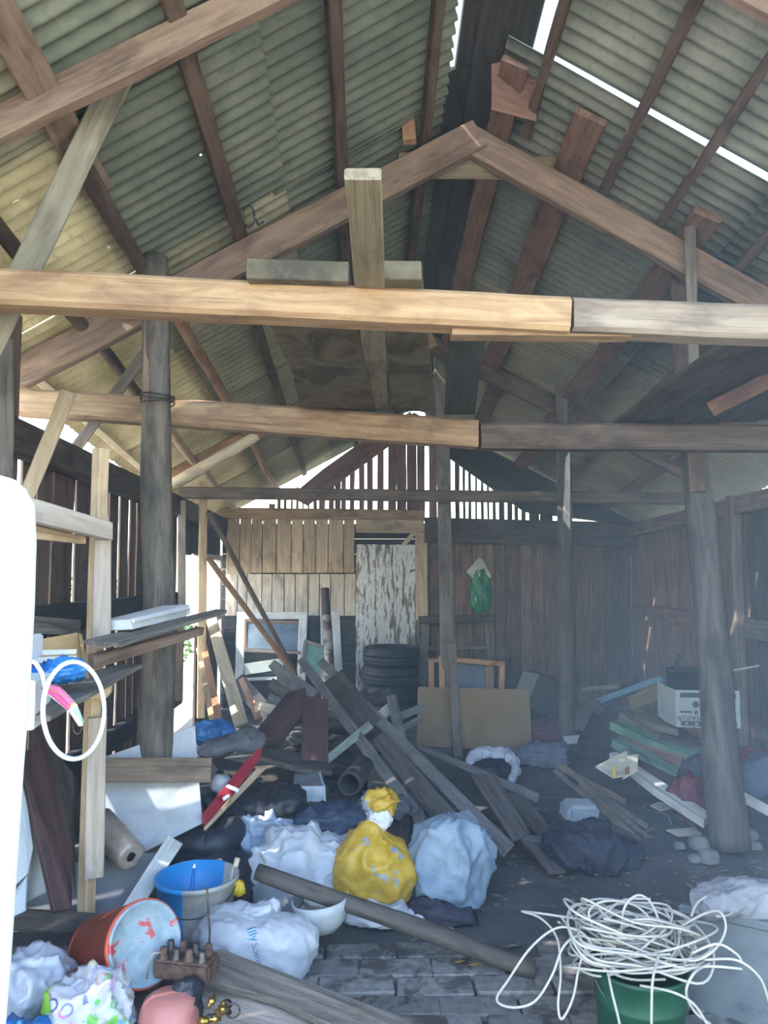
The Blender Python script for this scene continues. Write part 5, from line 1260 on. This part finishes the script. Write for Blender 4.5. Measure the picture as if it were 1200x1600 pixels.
def smooth_path(ctrl, n=7):
    pts = []
    c_ = [ctrl[0]] + ctrl + [ctrl[-1]]
    for i in range(1, len(c_) - 2):
        p0, p1, p2, p3 = c_[i - 1], c_[i], c_[i + 1], c_[i + 2]
        for k in range(n):
            t_ = k / n
            pts.append(.5 * ((2 * p1) + (p2 - p0) * t_ + (2 * p0 - 5 * p1 + 4 * p2 - p3) * t_ * t_ + (3 * p1 - p0 - 3 * p2 + p3) * t_ ** 3))
    pts.append(ctrl[-1]); return pts
def strand(ctrl, r_=.0042):
    tube_geo([p - gcen for p in smooth_path([Vector(p) for p in ctrl])], r_, 6, vs, fs)
for k in range(30):
    R = rr.uniform(.08, .20); a0 = rr.uniform(0, 6.28); n = rr.randrange(7, 13); tx, ty_ = rr.uniform(-.45, .45), rr.uniform(-.35, .35)
    ox, oy, oz = rr.uniform(-.06, .07), rr.uniform(-.05, .05), rr.uniform(-.03, .08)
    ctrl = []
    for i in range(n):
        a_ = a0 + i * .8; rr2 = R * rr.uniform(.75, 1.2)
        x, y_ = rr2 * math.cos(a_) * 1.15, rr2 * math.sin(a_) * .8
        ctrl.append(tc + Vector((ox + x, oy + y_, oz + x * tx + y_ * ty_ + rr.uniform(-.02, .02))))
    strand(ctrl)
def pxs(pp): strand([P(*p) for p in pp])
pxs([(925, 1475, 2.6), (905, 1455, 2.6), (870, 1450, 2.6), (830, 1480, 2.6), (795, 1530, 2.6), (776, 1562, 2.6), (800, 1574, 2.58), (835, 1565, 2.56), (862, 1525, 2.56), (880, 1480, 2.58), (905, 1462, 2.6), (940, 1475, 2.6)])
pxs([(815, 1424, 2.75), (850, 1428, 2.72), (920, 1438, 2.66), (960, 1440, 2.66)])
pxs([(815, 1424, 2.75), (845, 1435, 2.7), (870, 1465, 2.65), (876, 1520, 2.6), (872, 1570, 2.56), (878, 1592, 2.54), (895, 1560, 2.55), (905, 1510, 2.57), (915, 1482, 2.6)])
pxs([(875, 1430, 2.7), (905, 1470, 2.62), (940, 1510, 2.56), (985, 1530, 2.52), (1040, 1530, 2.5)])
pxs([(930, 1455, 2.62), (920, 1425, 2.64), (945, 1408, 2.66), (990, 1414, 2.66), (1020, 1440, 2.62), (1040, 1470, 2.6)])
pxs([(970, 1470, 2.6), (975, 1420, 2.62), (995, 1399, 2.64), (1015, 1408, 2.64), (1030, 1440, 2.6), (1045, 1490, 2.58)])
pxs([(1080, 1432, 2.7), (1090, 1410, 2.74), (1112, 1400, 2.76), (1138, 1412, 2.74), (1142, 1428, 2.7), (1120, 1432, 2.64)])
pxs([(1060, 1450, 2.62), (1100, 1428, 2.58), (1125, 1425, 2.54), (1134, 1450, 2.52), (1120, 1480, 2.5), (1090, 1500, 2.5), (1050, 1500, 2.52)])
pxs([(1080, 1490, 2.52), (1120, 1475, 2.48), (1150, 1490, 2.46), (1160, 1505, 2.46)])
pxs([(1100, 1500, 2.5), (1150, 1500, 2.42), (1185, 1525, 2.4), (1200, 1560, 2.4), (1210, 1600, 2.4)])
pxs([(1110, 1505, 2.5), (1085, 1520, 2.42), (1072, 1550, 2.4), (1085, 1580, 2.4), (1110, 1600, 2.4)])
pxs([(1000, 1540, 2.44), (1050, 1550, 2.38), (1085, 1570, 2.36), (1110, 1610, 2.36)])
pxs([(1030, 1490, 2.46), (1020, 1530, 2.38), (1018, 1580, 2.36), (1018, 1640, 2.36)])
pxs([(950, 1520, 2.46), (956, 1550, 2.4), (968, 1600, 2.38), (972, 1640, 2.38)])
pxs([(930, 1500, 2.55), (980, 1520, 2.48), (1060, 1515, 2.46), (1110, 1510, 2.46), (1160, 1514, 2.44)])
cable = mesh_obj('cable_tangle', vs, fs, M_CABLE, None, Matrix.Translation(gcen), smooth=True)
tag(cable, 'tangle of white electric cable spilling out of the green bucket', 'cable')

# ================================================================== LITTER on the floor
rr = random.Random(40)
vs, fs = [], []
for k in range(900):
    x = rr.uniform(-1.5, 2.9); y = rr.uniform(2.5, 8.6)
    if k < 420: x, y = rr.uniform(.2, 2.6), rr.uniform(3.2, 5.6)
    L = rr.uniform(.008, .035); w = rr.uniform(.003, .012); a_ = rr.uniform(0, 3.14); z = .006 + rr.uniform(0, .006)
    d = Vector((math.cos(a_), math.sin(a_), rr.uniform(-.1, .1))) * L; e_ = Vector((-math.sin(a_), math.cos(a_), 0)) * w
    c_ = Vector((x, y, z)); i = len(vs)
    vs += [c_ - d - e_, c_ + d - e_, c_ + d + e_, c_ - d + e_, c_ + Vector((0, 0, .006))]
    fs += [(i, i + 1, i + 4), (i + 1, i + 2, i + 4), (i + 2, i + 3, i + 4), (i + 3, i, i + 4)]
lt = mesh_obj('floor_litter', vs, fs, plain((80, 76, 70), (128, 122, 110), .9, 3, bmp=0))
tag(lt, 'scattered chips, straw and crumbs on the dark earth floor', 'litter', kind='stuff')

for k, (px, py) in enumerate(((718, 1504), (742, 1508))):
    c_ = F(px, py, .022)
    mesh_obj('dry_leaf', [c_ + Vector(p) for p in ((-.02, 0, 0), (-.004, -.011, .004), (.02, .002, .006), (.002, .012, .003), (-.02, 0, .002), (-.004, -.011, .006), (.02, .002, .008), (.002, .012, .005))],
             [(0, 1, 2, 3), (7, 6, 5, 4), (0, 4, 5, 1), (1, 5, 6, 2), (2, 6, 7, 3), (3, 7, 4, 0)], plain((150, 116, 50), (180, 146, 70), .8, 9, bmp=0))
    tag(bpy.data.objects['dry_leaf' + ('' if k == 0 else '.001')], ['left dry yellow leaf on the bricks beside the end of the round pole', 'right dry yellow leaf on the bricks beside the end of the round pole'][k], 'leaf')
tube('wire_loop', [P(388 + 9 * math.cos(a_), 338 - 17 * math.sin(a_), 3.98) for a_ in [k * math.pi / 7 for k in range(15)]] + [P(404, 352, 3.98), P(412, 346, 3.98)], .006, W_BLACK, None, 6, 'black wire loop hanging where a purlin meets the second left rafter', 'wire')

# ================================================================== OUTSIDE: shrubs seen through the side opening
def shrub(c, r_, h, n, seed, label):
    rr = random.Random(seed); c = Vector(c)
    t = empty('shrub', c, label, 'shrub')
    tube('stem', [c + Vector((0, 0, -.06)), c + Vector((.03, .02, h * .5)), c + Vector((0, .05, h * .9))], [.03, .02, .01], W_GREY, t, 6)
    vs, fs = [], []
    for k in range(n):
        d = Vector((rr.gauss(0, 1), rr.gauss(0, 1), rr.gauss(0, 1))).normalized() * r_ * rr.uniform(.5, 1) ** .5
        q = c + Vector((d.x, d.y, h * .55 + d.z * h / r_ * .5)); s = rr.uniform(.03, .07)
        u = Vector((rr.gauss(0, 1), rr.gauss(0, 1), rr.gauss(0, .6))).normalized(); v_ = u.cross(Vector((rr.gauss(0, 1), rr.gauss(0, 1), rr.gauss(0, 1)))).normalized()
        i = len(vs); vs += [q - u * s, q + v_ * s * .45 + u * .01, q + u * s, q - v_ * s * .45 + u * .01]; fs.append((i, i + 1, i + 2, i + 3))
    o = mesh_obj('foliage', vs, fs, plain((80, 120, 50), (120, 160, 76), .6, 6, amt=.1), t)
    o['kind'] = 'stuff'
shrub((-3.0, 11.2, 0), .5, 1.2, 900, 1, 'green shrub seen through the opening in the left wall')
shrub((-4.6, 13.0, 0), .8, 1.5, 1000, 2, 'farther green shrub behind the nearer shrub outside the left opening')

# ================================================================== HAZE: bluish volumes added in place of lens veil, denser on the right
def haze(name, x0, x1, y0, y1, dens, label):
    m = bpy.data.materials.new('lens_veil_haze'); m.use_nodes = True; nt = m.node_tree; nt.nodes.clear()
    o_ = nd(nt, 'ShaderNodeOutputMaterial'); v = nd(nt, 'ShaderNodeVolumeScatter')
    v.inputs['Color'].default_value = (.62, .80, 1, 1); v.inputs['Density'].default_value = dens; v.inputs['Anisotropy'].default_value = -.2
    nt.links.new(v.outputs[0], o_.inputs['Volume'])
    def top(x, y): return (roof('L', y, (XR - x) / (XR - XL)) if x < XR else roof('R', y, (x - XR) / (XE - XR))).z - .12
    xs = [x0] + ([XR] if x0 < XR < x1 else []) + [x1]; n = len(xs)
    vs = [Vector((x, y, top(x, y))) for y in (y0, y1) for x in xs] + [Vector((x, y, .03)) for y in (y0, y1) for x in xs]
    fs = [tuple(range(2 * n, 3 * n)) + tuple(reversed(range(0, n))), tuple(reversed(range(3 * n, 4 * n))) + tuple(range(n, 2 * n))]
    fs += [(i, i + 1, n + i + 1, n + i) for i in range(n - 1)] + [(2 * n + i, 3 * n + i, 3 * n + i + 1, 2 * n + i + 1) for i in range(n - 1)]
    fs += [(0, n, 3 * n, 2 * n), (n - 1, 3 * n - 1, 4 * n - 1, 2 * n - 1)]
    bm = bmesh.new(); bv = [bm.verts.new(v_) for v_ in vs]
    for f in fs: bm.faces.new([bv[i] for i in f])
    bmesh.ops.recalc_face_normals(bm, faces=bm.faces)
    tag(bm_obj(name, bm, m), label, 'haze', kind='stuff')
haze('lens_veil_haze', -1.58, 2.98, 1.9, 8.8, .017, 'thin bluish haze added through the shed in place of lens veil')
haze('lens_veil_haze', .95, 2.98, 1.5, 8.7, .032, 'thicker blue haze added along the right side in place of lens veil')
